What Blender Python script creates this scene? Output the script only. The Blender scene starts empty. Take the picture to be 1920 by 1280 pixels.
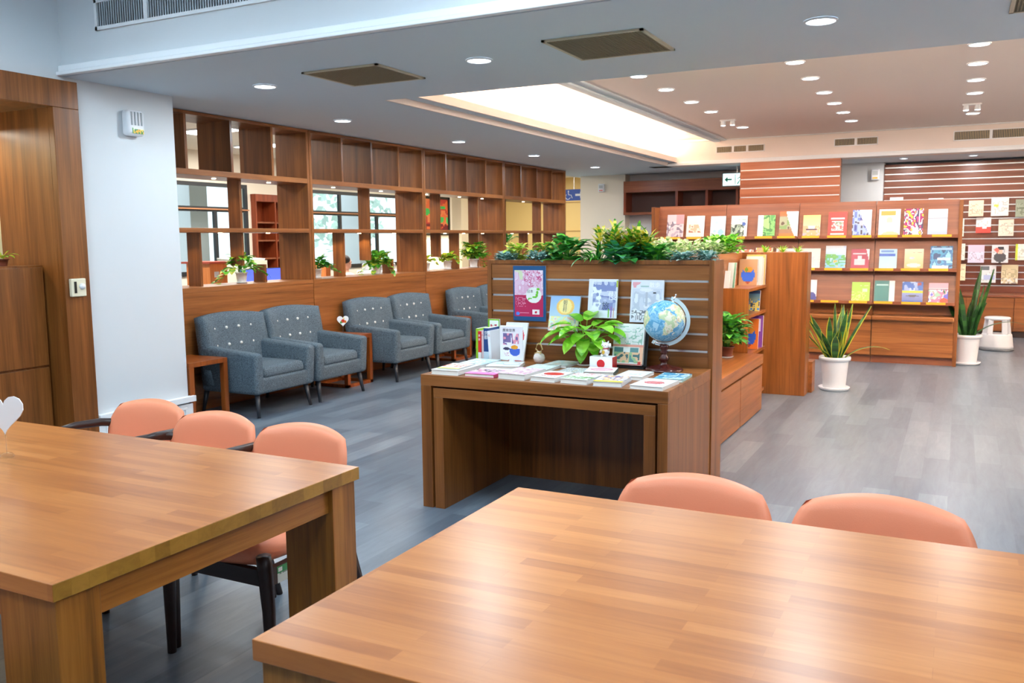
import bpy, bmesh, math, random
from mathutils import Vector, Matrix
random.seed(7)
PI = math.pi
scene = bpy.context.scene
COL = scene.collection

# ------------------------------------------------------------------ camera
YAW, PITCH, ROLL, FPX = 0.47157, 0.11646, -0.0100, 1642.7
fw = Vector((-math.sin(YAW)*math.cos(PITCH), math.cos(YAW)*math.cos(PITCH), -math.sin(PITCH)))
r0 = Vector((math.cos(YAW), math.sin(YAW), 0)); u0 = r0.cross(fw)
rt = r0*math.cos(ROLL)+u0*math.sin(ROLL); up = rt.cross(fw)
cd = bpy.data.cameras.new('camera'); cam = bpy.data.objects.new('camera', cd); COL.objects.link(cam)
M = Matrix.Identity(4)
for i in range(3):
    M[i][0] = rt[i]; M[i][1] = up[i]; M[i][2] = -fw[i]
M[0][3], M[1][3], M[2][3] = 0, 0, 1.5
cam.matrix_world = M
cd.sensor_width = 36; cd.lens = FPX/1920*36; cd.clip_start = .05; cd.clip_end = 200
cd.dof.use_dof = True; cd.dof.focus_distance = 3.6; cd.dof.aperture_fstop = 9
scene.camera = cam

# ------------------------------------------------------------------ world, exposure
w = bpy.data.worlds.new('world'); scene.world = w; w.use_nodes = True
bg = w.node_tree.nodes['Background']; bg.inputs[0].default_value = (.80, .93, 1, 1); bg.inputs[1].default_value = 1.35
scene.view_settings.view_transform = 'Standard'; scene.view_settings.look = 'None'
scene.view_settings.gamma = 1; scene.view_settings.use_curve_mapping = False
scene.view_settings.exposure = 0.44

def area(name, loc, energy, size, color=(1, 1, 1), rot=(0, 0, 0), shape='DISK', size_y=None, spread=PI):
    l = bpy.data.lights.new(name, 'AREA'); l.energy = energy; l.shape = shape; l.size = size; l.color = color
    if size_y: l.size_y = size_y
    l.spread = spread
    o = bpy.data.objects.new(name, l); o.location = loc; o.rotation_euler = rot; COL.objects.link(o); return o
COOL = (.74, .90, 1.0); WARM = (1.0, .74, .53); NEUT = (1, .97, .94)
ZS = 2.633      # dropped soffit
ZC = 3.0        # raised tray ceiling
ZN = 3.3        # ceiling of the near room
# big lamps (most fittings are built further down)
for i, (x, y) in enumerate([(-4.3, 2.3), (-1.6, 2.9), (1.2, 2.6), (-3.6, 0.0), (-.6, .2), (2.2, 0.0)]):
    area('troffer_light', (x, y, ZN-.285), 15, 1.15, COOL, shape='RECTANGLE', size_y=.55)
    area('added_uplight', (x, y, ZN-.20), 36, 1.15, COOL, rot=(PI, 0, 0), shape='RECTANGLE', size_y=.55)  # added uplight above each panel, brightens the ceiling and beam face
LOWD = [(-4.6, 5.07), (-2.78, 5.03), (-.71, 5.03), (1.3, 5.03), (-5.28, 6.86), (-5.26, 9.0), (-5.26, 11.03), (-5.28, 13.35)]
UPD = [(-2.745, y) for y in (8.04, 8.9, 9.85, 10.72, 12.45)] + [(-1.347, y) for y in (8.10, 8.98, 9.93, 10.78, 11.62, 12.52)] + \
      [(.067, y) for y in (8.08, 8.97, 9.9, 10.8, 12.57)] + [(1.47, y) for y in (8.1, 10.0, 11.7)]
for x, y in LOWD: area('downlight_lamp', (x, y, ZS-.012), 16, .12, COOL)
for x, y in UPD: area('downlight_lamp', (x, y, ZC-.012), 8, .12, (1, .93, .88))
area('cove_lamp', (-4.30, 10.0, 2.76), 120, .10, WARM, rot=(PI, 0, 0), shape='RECTANGLE', size_y=7.4)
area('added_fill_near', (.6, 6.13, 2.80), 430, 7.0, WARM, rot=(PI, 0, 0), shape='RECTANGLE', size_y=.06)  # added strip without a fitting, brightens the raised ceiling from its near edge
area('added_fill_right', (4.0, 10.0, 2.80), 430, .10, WARM, rot=(PI, 0, 0), shape='RECTANGLE', size_y=7.0)  # unseen uplight added along the right side to fill the raised ceiling
for x, y in [(-8.3, 8.3), (-9.0, 10.0), (-8.3, 12.0), (-8.6, 14.5), (-8.2, 17.2), (-8.3, 6.2)]:
    area('office_troffer_light', (x, y, 2.86), 50, 1.1, (1, .93, .84), shape='RECTANGLE', size_y=.3)

# ------------------------------------------------------------------ materials
def lin(c):
    return tuple(((x/255)/12.92 if x/255 <= .04045 else ((x/255+.055)/1.055)**2.4) for x in c)
def nmat(name, rough=.5, metal=0, spec=.5):
    m = bpy.data.materials.new(name); m.use_nodes = True
    b = m.node_tree.nodes['Principled BSDF']
    b.inputs['Roughness'].default_value = rough; b.inputs['Metallic'].default_value = metal
    b.inputs['Specular IOR Level'].default_value = spec
    return m, m.node_tree, b
def plain(name, rgb, rough=.5, metal=0, spec=.5, bump=0, bscale=60, var=0.0):
    m, nt, b = nmat(name, rough, metal, spec); N = nt.nodes; L = nt.links
    c = lin(rgb); b.inputs['Base Color'].default_value = (*c, 1)
    if bump or var:
        tc = N.new('ShaderNodeTexCoord'); nz = N.new('ShaderNodeTexNoise'); nz.inputs['Scale'].default_value = bscale
        nz.inputs['Detail'].default_value = 3
        L.new(tc.outputs['Object'], nz.inputs['Vector'])
        if bump:
            bp = N.new('ShaderNodeBump'); bp.inputs['Strength'].default_value = bump; bp.inputs['Distance'].default_value = .004
            L.new(nz.outputs['Fac'], bp.inputs['Height']); L.new(bp.outputs[0], b.inputs['Normal'])
        if var:
            cr = N.new('ShaderNodeValToRGB'); cr.color_ramp.elements[0].position = .35; cr.color_ramp.elements[1].position = .65
            cr.color_ramp.elements[0].color = (*[v*(1-var) for v in c], 1); cr.color_ramp.elements[1].color = (*[min(1, v*(1+var)) for v in c], 1)
            L.new(nz.outputs['Fac'], cr.inputs[0]); L.new(cr.outputs[0], b.inputs['Base Color'])
    return m
def emit(name, rgb, s):
    m, nt, b = nmat(name, .5); b.inputs['Base Color'].default_value = (*lin(rgb), 1)
    b.inputs['Emission Color'].default_value = (*lin(rgb), 1); b.inputs['Emission Strength'].default_value = s
    return m
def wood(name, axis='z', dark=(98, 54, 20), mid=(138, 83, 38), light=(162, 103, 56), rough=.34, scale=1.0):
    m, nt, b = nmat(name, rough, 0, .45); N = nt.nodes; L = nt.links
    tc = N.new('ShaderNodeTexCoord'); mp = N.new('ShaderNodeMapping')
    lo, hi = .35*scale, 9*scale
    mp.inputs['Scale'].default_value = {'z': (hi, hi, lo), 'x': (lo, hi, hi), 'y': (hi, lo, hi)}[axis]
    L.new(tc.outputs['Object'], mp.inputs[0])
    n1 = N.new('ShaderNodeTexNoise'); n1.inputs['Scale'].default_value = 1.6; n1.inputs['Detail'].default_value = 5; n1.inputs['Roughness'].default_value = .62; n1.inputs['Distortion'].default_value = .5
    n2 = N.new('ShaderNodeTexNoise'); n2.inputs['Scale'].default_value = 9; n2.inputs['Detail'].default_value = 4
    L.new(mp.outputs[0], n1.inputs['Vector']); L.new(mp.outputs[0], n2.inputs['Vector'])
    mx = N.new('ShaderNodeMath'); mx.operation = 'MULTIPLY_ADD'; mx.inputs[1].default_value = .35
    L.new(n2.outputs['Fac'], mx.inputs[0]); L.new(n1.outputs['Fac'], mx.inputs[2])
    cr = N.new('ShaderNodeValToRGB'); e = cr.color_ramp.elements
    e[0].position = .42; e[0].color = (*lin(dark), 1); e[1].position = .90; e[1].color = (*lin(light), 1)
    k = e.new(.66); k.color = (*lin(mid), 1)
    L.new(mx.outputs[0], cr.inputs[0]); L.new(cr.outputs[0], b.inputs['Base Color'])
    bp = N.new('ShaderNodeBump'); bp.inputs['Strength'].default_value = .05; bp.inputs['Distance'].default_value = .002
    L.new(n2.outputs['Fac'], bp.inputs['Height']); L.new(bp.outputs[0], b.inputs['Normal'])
    return m
def blocks(name, cols, bw, rh, rough=.3, grain=(2, 40, 40), bump=.05, swap=False, mixn=.35, spec=.5):
    """staved / plank surface: brick rows along x (or y when swapped), each stave its own tone"""
    m, nt, b = nmat(name, rough, 0, spec); N = nt.nodes; L = nt.links
    tc = N.new('ShaderNodeTexCoord'); mp = N.new('ShaderNodeMapping')
    if swap: mp.inputs['Rotation'].default_value = (0, 0, PI/2)
    L.new(tc.outputs['Object'], mp.inputs[0])
    br = N.new('ShaderNodeTexBrick'); br.inputs['Scale'].default_value = 1
    br.inputs['Mortar Size'].default_value = .0006 if not swap else .001; br.inputs['Brick Width'].default_value = bw; br.inputs['Row Height'].default_value = rh
    br.offset = .37; br.offset_frequency = 2; br.inputs['Bias'].default_value = 0
    br.inputs['Color1'].default_value = (0, 0, 0, 1); br.inputs['Color2'].default_value = (1, 1, 1, 1); br.inputs['Mortar'].default_value = (.3, .3, .3, 1)
    L.new(mp.outputs[0], br.inputs['Vector'])
    m2 = N.new('ShaderNodeMapping'); m2.inputs['Scale'].default_value = grain; L.new(mp.outputs[0], m2.inputs[0])
    nz = N.new('ShaderNodeTexNoise'); nz.inputs['Scale'].default_value = 1; nz.inputs['Detail'].default_value = 6; nz.inputs['Roughness'].default_value = .65; nz.inputs['Distortion'].default_value = .6
    L.new(m2.outputs[0], nz.inputs['Vector'])
    mx = N.new('ShaderNodeMixRGB'); mx.inputs[0].default_value = mixn; L.new(br.outputs['Color'], mx.inputs[1]); L.new(nz.outputs['Fac'], mx.inputs[2])
    cr = N.new('ShaderNodeValToRGB'); e = cr.color_ramp.elements
    e[0].position = .08; e[0].color = (*lin(cols[0]), 1); e[1].position = .92; e[1].color = (*lin(cols[-1]), 1)
    for i, c in enumerate(cols[1:-1]):
        k = e.new(.08+.84*(i+1)/(len(cols)-1)); k.color = (*lin(c), 1)
    L.new(mx.outputs[0], cr.inputs[0]); L.new(cr.outputs[0], b.inputs['Base Color'])
    bp = N.new('ShaderNodeBump'); bp.inputs['Strength'].default_value = bump; bp.inputs['Distance'].default_value = .002
    L.new(nz.outputs['Fac'], bp.inputs['Height']); L.new(bp.outputs[0], b.inputs['Normal'])
    return m
def colmat(name, rough=.4, spec=.5, trans=0):
    m, nt, b = nmat(name, rough, 0, spec); N = nt.nodes; L = nt.links
    a = N.new('ShaderNodeAttribute'); a.attribute_name = 'Col'
    L.new(a.outputs['Color'], b.inputs['Base Color'])
    if trans:
        t = N.new('ShaderNodeBsdfTranslucent'); L.new(a.outputs['Color'], t.inputs[0])
        s = N.new('ShaderNodeMixShader'); s.inputs[0].default_value = trans
        L.new(b.outputs[0], s.inputs[1]); L.new(t.outputs[0], s.inputs[2]); L.new(s.outputs[0], N['Material Output'].inputs[0])
    return m

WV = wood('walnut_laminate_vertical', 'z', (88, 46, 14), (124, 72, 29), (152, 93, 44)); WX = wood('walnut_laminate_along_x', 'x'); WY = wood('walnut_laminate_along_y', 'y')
RWV = wood('red_wood_vertical', 'z', (92, 38, 16), (128, 56, 28), (150, 72, 40)); RWX = wood('red_wood_along_x', 'x', (104, 54, 34), (130, 74, 48), (148, 92, 62))
TABLE = blocks('acacia_stave_top', [(132, 70, 30), (158, 90, 40), (176, 106, 50), (190, 120, 62), (206, 140, 84)], .43, .043, rough=.30, grain=(2.4, 34, 34), mixn=.66, spec=.45)
TABLEV = wood('acacia_leg', 'z', (96, 54, 12), (138, 84, 24), (166, 106, 42), rough=.4, scale=1.6)
TABLEY = wood('acacia_apron', 'y', (104, 58, 14), (146, 88, 28), (172, 110, 46), rough=.4, scale=1.6)
FLOOR = blocks('grey_wood_planks', [(70, 82, 94), (96, 108, 121), (114, 127, 139), (138, 148, 157)], .92, .152, rough=.30, grain=(3, 22, 22), bump=.12, swap=True, mixn=.62, spec=.4)
WALL = plain('white_paint', (212, 216, 219), .6, bump=.03, bscale=180)
CEIL = plain('grey_white_ceiling_paint', (208, 220, 228), .75, bump=.03, bscale=150)
CEILW = plain('cream_ceiling_paint', (236, 224, 216), .75)
CREAM = plain('cream_paint', (226, 214, 190), .6); YEL = plain('yellow_laminate', (214, 186, 120), .5)
TRIM = plain('white_gloss_trim', (236, 238, 240), .4)
FAB = plain('blue_grey_tweed', (88, 102, 112), .95, spec=.15, bump=.7, bscale=130, var=.42)
ORANGE = plain('orange_vinyl', (240, 146, 108), .42, bump=.12, bscale=320, spec=.4)
DARK = plain('dark_stained_wood', (46, 27, 22), .38); BLACK = plain('black_plastic', (22, 24, 26), .4)
LEGD = plain('charcoal_leg_paint', (44, 46, 52), .4)
WHITE = plain('white_plastic', (232, 234, 238), .3); PORC = plain('white_ceramic', (238, 238, 238), .25)
ALU = plain('satin_aluminium', (206, 210, 214), .28, metal=.85); CHROME = plain('chrome', (225, 228, 230), .12, metal=1)
PEARL = plain('pearl_button', (235, 232, 225), .2)
PAGES = plain('page_block', (232, 230, 222), .8); PRINT = colmat('printed_paper', .34); PRINTM = colmat('matt_print', .6)
LEAF = colmat('leaf', .38, .5, .28); SOIL = plain('soil', (60, 42, 30), .9); TERRA = plain('brown_plastic_pot', (112, 58, 40), .45)
YTAG = plain('yellow_label_strip', (242, 178, 40), .5); GRIL = plain('tan_metal_mesh', (150, 140, 112), .5, metal=.3)
GROOVE = plain('dark_groove', (30, 22, 18), .8); FRAMEB = plain('black_window_frame', (34, 38, 42), .4)
LAMP = emit('downlight_face', (235, 245, 255), 14); LEDM = emit('warm_led_face', (255, 232, 190), 12)
COVE = emit('cove_tube_face', (255, 214, 170), 5); PANEL = emit('troffer_face', (240, 248, 255), 5)
SCREEN = None
def glassmat(name, ior=1.45, tint=(1, 1, 1), rough=0):
    m = bpy.data.materials.new(name); m.use_nodes = True; N = m.node_tree.nodes; L = m.node_tree.links
    N.remove(N['Principled BSDF']); t = N.new('ShaderNodeBsdfTransparent'); t.inputs[0].default_value = (*tint, 1)
    g = N.new('ShaderNodeBsdfGlossy'); g.inputs['Roughness'].default_value = rough
    lw = N.new('ShaderNodeLayerWeight'); lw.inputs[0].default_value = .5; f = N.new('ShaderNodeMath'); f.operation = 'POWER'; f.inputs[1].default_value = 5
    L.new(lw.outputs['Facing'], f.inputs[0]); s = N.new('ShaderNodeMixShader')
    L.new(f.outputs[0], s.inputs[0]); L.new(t.outputs[0], s.inputs[1]); L.new(g.outputs[0], s.inputs[2]); L.new(s.outputs[0], N['Material Output'].inputs[0])
    return m
GLASS = glassmat('window_glass', 1.3, (.93, .97, .97)); ACRYL = glassmat('clear_acrylic', 1.45, (.96, .98, .99), .05)

# ------------------------------------------------------------------ mesh helpers
class MB:
    def __init__(s): s.v = []; s.f = []; s.c = []
    def poly(s, pts, col=None):
        n = len(s.v); s.v += [tuple(p) for p in pts]; s.f.append(tuple(range(n, n+len(pts)))); s.c.append(col)
    def raw(s, v, f, col=None):
        n = len(s.v); s.v += [tuple(p) for p in v]
        for q in f: s.f.append(tuple(n+i for i in q)); s.c.append(col)
    def box(s, x0, x1, y0, y1, z0, z1, col=None):
        v = [(x, y, z) for z in (z0, z1) for y in (y0, y1) for x in (x0, x1)]
        s.raw(v, [(0, 2, 3, 1), (4, 5, 7, 6), (0, 1, 5, 4), (2, 6, 7, 3), (0, 4, 6, 2), (1, 3, 7, 5)], col); return s
    def hexa(s, p, col=None):   # p: 4 bottom ccw, 4 top ccw
        s.raw(p, [(3, 2, 1, 0), (4, 5, 6, 7), (0, 1, 5, 4), (1, 2, 6, 5), (2, 3, 7, 6), (3, 0, 4, 7)], col); return s
    def lathe(s, prof, seg=24, c=(0, 0), col=None, cap=True, cols=None):
        n = len(s.v)
        for r, z in prof:
            for k in range(seg):
                a = 2*PI*k/seg; s.v.append((c[0]+r*math.cos(a), c[1]+r*math.sin(a), z))
        for i in range(len(prof)-1):
            for k in range(seg):
                a, b = n+i*seg+k, n+i*seg+(k+1) % seg
                s.f.append((a, b, b+seg, a+seg)); s.c.append(cols[i] if cols else col)
        if cap:
            s.f.append(tuple(n+k for k in reversed(range(seg)))); s.c.append(col)
            m = n+(len(prof)-1)*seg; s.f.append(tuple(m+k for k in range(seg))); s.c.append(cols[-1] if cols else col)
        return s
    def tube(s, pts, rad, seg=8, col=None, flat=1.0):
        pts = [Vector(p) for p in pts]; n = len(s.v); N = len(pts)
        if not hasattr(rad, '__len__'): rad = [rad]*N
        for i, p in enumerate(pts):
            t = (pts[min(i+1, N-1)]-pts[max(i-1, 0)]).normalized()
            a = Vector((0, 0, 1)) if abs(t.z) < .9 else Vector((1, 0, 0))
            u = t.cross(a).normalized(); v = t.cross(u)
            for k in range(seg):
                q = 2*PI*k/seg; s.v.append(tuple(p+u*math.cos(q)*rad[i]*flat+v*math.sin(q)*rad[i]))
        for i in range(N-1):
            for k in range(seg):
                a, b = n+i*seg+k, n+i*seg+(k+1) % seg; s.f.append((a, b, b+seg, a+seg)); s.c.append(col)
        s.f.append(tuple(n+k for k in reversed(range(seg)))); s.c.append(col)
        m = n+(N-1)*seg; s.f.append(tuple(m+k for k in range(seg))); s.c.append(col)
        return s
    def ball(s, c, r, seg=12, rings=8, col=None, sc=(1, 1, 1)):
        n = len(s.v); s.v.append((c[0], c[1], c[2]-r*sc[2]))
        for i in range(1, rings):
            t = PI*i/rings
            for k in range(seg):
                a = 2*PI*k/seg
                s.v.append((c[0]+r*sc[0]*math.sin(t)*math.cos(a), c[1]+r*sc[1]*math.sin(t)*math.sin(a), c[2]-r*sc[2]*math.cos(t)))
        top = len(s.v); s.v.append((c[0], c[1], c[2]+r*sc[2]))
        for k in range(seg):
            s.f.append((n, n+1+(k+1) % seg, n+1+k)); s.c.append(col)
            b = n+1+(rings-2)*seg; s.f.append((top, b+k, b+(k+1) % seg)); s.c.append(col)
        for i in range(rings-2):
            for k in range(seg):
                a, b = n+1+i*seg+k, n+1+i*seg+(k+1) % seg; s.f.append((a, b, b+seg, a+seg)); s.c.append(col)
        return s
    def move(s, M):
        s.v = [tuple(M @ Vector(p)) for p in s.v]; return s
    def build(s, name, mat, parent=None, bevel=0, smooth=False, seg=2, local=False, sub=0, clean=False):
        me = bpy.data.meshes.new(name)
        off = Vector((0, 0, 0))
        if parent is not None and not local:
            q = parent
            while q is not None: off += Vector(q.location); q = q.parent
        me.from_pydata([tuple(Vector(p)-off) for p in s.v], [], s.f)
        if any(c is not None for c in s.c):
            at = me.attributes.new('Col', 'FLOAT_COLOR', 'CORNER'); i = 0; buf = []
            for p, c in zip(me.polygons, s.c):
                c = lin(c) if c is not None else (.8, .8, .8)
                buf += [*c, 1]*p.loop_total
            at.data.foreach_set('color', buf)
        me.materials.append(mat); me.update()
        if smooth:
            for p in me.polygons: p.use_smooth = True
        if clean:
            q = bmesh.new(); q.from_mesh(me); bmesh.ops.remove_doubles(q, verts=q.verts, dist=.0004); bmesh.ops.dissolve_degenerate(q, edges=q.edges, dist=.0001)
            bmesh.ops.recalc_face_normals(q, faces=q.faces); q.to_mesh(me); q.free()
            for p in me.polygons: p.use_smooth = smooth
        o = bpy.data.objects.new(name, me); COL.objects.link(o)
        if parent is not None: o.parent = parent
        if bevel:
            b = o.modifiers.new('bevel', 'BEVEL'); b.width = bevel; b.segments = seg; b.limit_method = 'ANGLE'; b.angle_limit = math.radians(40)
            if smooth:
                pass
        if sub:
            b = o.modifiers.new('sub', 'SUBSURF'); b.levels = sub; b.render_levels = sub
        return o
def tag(o, label=None, cat=None, group=None, kind=None):
    if label: o['label'] = label
    if cat: o['category'] = cat
    if group: o['group'] = group
    if kind: o['kind'] = kind
    return o
def thing(name, label, cat, loc=(0, 0, 0), group=None, rotz=0):
    o = bpy.data.objects.new(name, None); o.location = loc; o.rotation_euler = (0, 0, rotz); o.empty_display_size = .1
    COL.objects.link(o); return tag(o, label, cat, group)
def struct(name, mb, mat, **k):
    o = mb.build(name, mat, **k); o['kind'] = 'structure'; return o
def B(*a): return MB().box(*a)
def dup(root, loc=None, label=None, rotz=None):
    r = root.copy(); COL.objects.link(r)
    if loc: r.location = loc
    if rotz is not None: r.rotation_euler = (0, 0, rotz)
    if label: r['label'] = label
    for ch in list(root.children):
        c = ch.copy(); COL.objects.link(c); c.parent = r
        for g in list(ch.children):
            d = g.copy(); COL.objects.link(d); d.parent = c
    return r
_tc = {}
def glyphs(txt, size):
    k = (txt, size)
    if k not in _tc:
        cu = bpy.data.curves.new('lettering', 'FONT'); cu.body = txt; cu.size = size; cu.align_x = 'CENTER'; cu.align_y = 'CENTER'; cu.resolution_u = 3
        o = bpy.data.objects.new('lettering', cu); COL.objects.link(o)
        bpy.context.view_layer.update()
        me = bpy.data.meshes.new_from_object(o.evaluated_get(bpy.context.evaluated_depsgraph_get()))
        _tc[k] = ([tuple(v.co) for v in me.vertices], [tuple(p.vertices) for p in me.polygons])
        bpy.data.objects.remove(o); bpy.data.curves.remove(cu); bpy.data.meshes.remove(me)
    return _tc[k]

# ---- printed pictures: a grid of small faces, each with the print's colour there
def hsh(i, j, s=0):
    return (math.sin(i*127.1+j*311.7+s*74.7)*43758.5453) % 1
def vnoise(u, v, s=0):
    i, j = math.floor(u), math.floor(v); a, b = u-i, v-j; a = a*a*(3-2*a); b = b*b*(3-2*b)
    return (hsh(i, j, s)*(1-a)+hsh(i+1, j, s)*a)*(1-b)+(hsh(i, j+1, s)*(1-a)+hsh(i+1, j+1, s)*a)*b
def paint(ops, u, v):
    c = (235, 235, 235)
    for o in ops:
        k = o[0]
        if k == 'bg': c = o[1]
        elif k == 'grad': c = tuple(a+(b-a)*v for a, b in zip(o[1], o[2]))
        elif k == 'rect':
            if o[1] <= u <= o[3] and o[2] <= v <= o[4]: c = o[5]
        elif k == 'ell':
            if ((u-o[1])/o[3])**2+((v-o[2])/o[4])**2 <= 1: c = o[5]
        elif k == 'noise':      # u0 v0 u1 v1 scale seed thresholds/colours
            if o[1] <= u <= o[3] and o[2] <= v <= o[4]:
                n = vnoise(u*o[5], v*o[5]*1.3, o[6])
                pal = o[7]; q = pal[min(int(n*len(pal)), len(pal)-1)]
                if q: c = q
        elif k == 'lines':      # rows of tiny writing
            if o[1] <= u <= o[3] and o[2] <= v <= o[4]:
                r = int((v-o[2])*o[5])
                if r % 2 == 0 and hsh(int(u*o[6]), r, 5) > .35: c = o[7]
        elif k == 'fold':       # turned page: white corner region right of a curve
            if u > o[1]+o[2]*(1-v)**o[3]: c = o[4]
    return c
def sheet(mb, P00, P10, P01, ops, nu, nv):
    P00, P10, P01 = Vector(P00), Vector(P10), Vector(P01); U = (P10-P00)/nu; V = (P01-P00)/nv
    n = len(mb.v)
    for j in range(nv+1):
        for i in range(nu+1): mb.v.append(tuple(P00+U*i+V*j))
    for j in range(nv):
        for i in range(nu):
            a = n+j*(nu+1)+i; mb.f.append((a, a+1, a+nu+2, a+nu+1)); mb.c.append(paint(ops, (i+.5)/nu, (j+.5)/nv))
def writing(mb, txt, size, O, U, V, col, lift=.0008):
    """put flat lettering at O in the plane of unit vectors U,V"""
    O, U, V = Vector(O), Vector(U).normalized(), Vector(V).normalized(); Nn = U.cross(V)
    v, f = glyphs(txt, size); mb.raw([O+U*p[0]+V*p[1]+Nn*lift for p in v], f, col)

# ================================================================== STRUCTURE
# floor
struct('floor', B(-13, 4.5, -3, 21, -.1, 0), FLOOR)
# near room ceiling, beam, soffits
struct('ceiling', B(-5.75, 4.4, -3, 4.12, ZN, ZN+.1), CEIL)
bm = MB(); bm.box(-5.54, 4.4, 4.12, 6.07, ZS, 3.6)                     # beam / soffit across
bm.box(-6.45, -4.60, 6.07, 15.9, ZS, 3.6); bm.box(-4.60, -4.24, 6.07, 14.16, ZS, 2.69); bm.box(-4.60, -4.24, 14.16, 15.9, ZS, 3.6); bm.box(-6.45, -5.54, 4.2, 6.07, ZS, 3.6)
struct('ceiling_soffit', bm, CEIL)
struct('wall_beam_front', B(-5.54, 4.4, 4.112, 4.12, ZS+.02, 3.3), WALL)
t = MB(); t.box(-5.54, 4.4, 4.065, 4.112, ZS+.002, ZS+.028); t.box(-5.54, 4.4, 4.085, 4.112, ZS+.028, ZS+.07)
struct('trim_1', t, TRIM, bevel=.006)
# tray ceiling: ledge, lip, cove, molding
struct('ceiling_ledge', B(-4.26, -4.09, 6.07, 13.85, 2.685, 2.715), CEIL)
struct('trim_2', B(-4.095, -4.075, 6.07, 13.85, 2.68, 2.755), CEILW)
struct('trim_3', B(-4.245, -4.222, 6.07, 13.85, ZS, 2.69), CEILW)
struct('wall_cove', B(-4.60, -4.55, 6.07, 13.87, 2.69, 3.2), CEILW)
struct('ceiling_tray', B(-4.56, 4.4, 6.07, 13.95, 3.10, 3.2), CEILW)
struct('ceiling_raised', B(-3.42, 4.4, 6.07, 13.95, ZC, 3.10), CEILW)
t = MB(); t.box(-3.50, -3.40, 6.07, 13.87, 2.965, 3.03); t.box(-3.40, -3.30, 6.07, 13.87, 2.985, 3.02)
struct('trim_4', t, CEIL, bevel=.008)
struct('wall_beam', B(-4.56, 4.4, 13.87, 14.15, ZS, 3.4), CEILW)
t = MB(); t.box(-4.24, 4.4, 13.80, 13.87, ZS-.005, ZS+.035); t.box(-4.24, 4.4, 13.84, 13.87, ZS+.035, ZS+.06)
struct('trim_5', t, TRIM, bevel=.006)
struct('ceiling_far', B(-4.24, 4.4, 14.15, 15.9, ZS, 3.0), CEIL)
struct('trim_6', B(-4.3, 4.4, 13.81, 13.87, 2.99, 3.02), TRIM)
# walls
lw = MB(); lw.box(-6.0, -5.54, 4.2, 5.06, 0, ZS)                       # column
lw.box(-5.75, -5.54, 4.2, 4.3, ZS, 3.6)
lw.box(-5.75, -5.54, -3, 4.2, 2.60, 3.4); lw.box(-5.75, -5.54, -3, 1.9, 0, 2.60)
struct('wall_left', lw, WALL)
struct('wall_column_back', B(-6.4, -6.0, 4.2, 5.06, 0, ZS), WALL)
bb = MB(); bb.box(-5.54, -5.515, 4.2, 5.085, 0, .2); bb.box(-5.54, -5.49, 4.2, 5.10, .215, .262); bb.box(-6.0, -5.54, 5.06, 5.085, 0, .2)
bb.box(-5.515, -5.508, 4.26, 5.02, .04, .06); bb.box(-5.515, -5.508, 4.26, 5.02, .155, .175); bb.box(-5.515, -5.508, 4.26, 4.28, .06, .155); bb.box(-5.515, -5.508, 5.0, 5.02, .06, .155)
struct('baseboard_left', bb, TRIM, bevel=.012, seg=3)
struct('wall_back', B(-5.75, 4.5, -3.1, -3, 0, 3.4), WALL)
struct('wall_right', B(4.4, 4.5, -3, 16, 0, 3.4), WALL)
# timber portal on the left wall
pf = MB(); pf.box(-5.56, -5.505, 4.0, 4.198, 0, 2.42); pf.box(-5.56, -5.505, 1.9, 4.198, 2.42, 2.605); pf.box(-5.56, -5.505, 1.9, 2.1, 0, 2.42)
struct('door_1', pf, WV, bevel=.003)
rv = MB(); rv.box(-6.16, -5.56, 4.0, 4.03, 0, 2.42); rv.box(-6.16, -5.56, 2.1, 4.03, 2.42, 2.45); rv.box(-6.16, -5.56, 2.07, 2.1, 0, 2.42)
struct('trim_7', rv, WV)
struct('wall_alcove', B(-6.5, -6.4, 1.2, 4.2, 0, 2.9), plain('pale_cream_panel', (250, 236, 190), .5))
struct('ceiling_alcove', B(-6.4, -5.75, 1.2, 4.2, 2.6, 2.7), WALL)
area('alcove_light', (-6.25, 3.3, 2.3), 10, .12, (1, .92, .75), shape='RECTANGLE', size_y=1.2)
# far wall set
struct('wall_far', B(-5.43, 4.4, 15.45, 15.6, 0, ZS), plain('pale_grey_paint', (214, 212, 214), .6))
struct('wall_cream_column', B(-6.3, -5.43, 15.2, 15.9, 0, ZS), plain('ivory_paint', (236, 226, 208), .6))
struct('wall_white_pier', B(-1.75, -1.12, 15.05, 15.45, 0, ZS), WALL)
struct('wall_corridor', B(-10.6, -6.3, 19.0, 19.1, 0, 3.0), YEL)
sm = MB()
for z in (1.66, 2.32): sm.box(-8.6, -6.3, 18.985, 19.0, z, z+.02)
for x in (-7.75, -7.0): sm.box(x, x+.015, 18.985, 19.0, 0, 2.32)
struct('trim_8', sm, plain('ochre_seam', (170, 138, 80), .5))
struct('wall_corridor_side', B(-6.3, -6.2, 15.9, 19.1, 0, 3), YEL)
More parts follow.
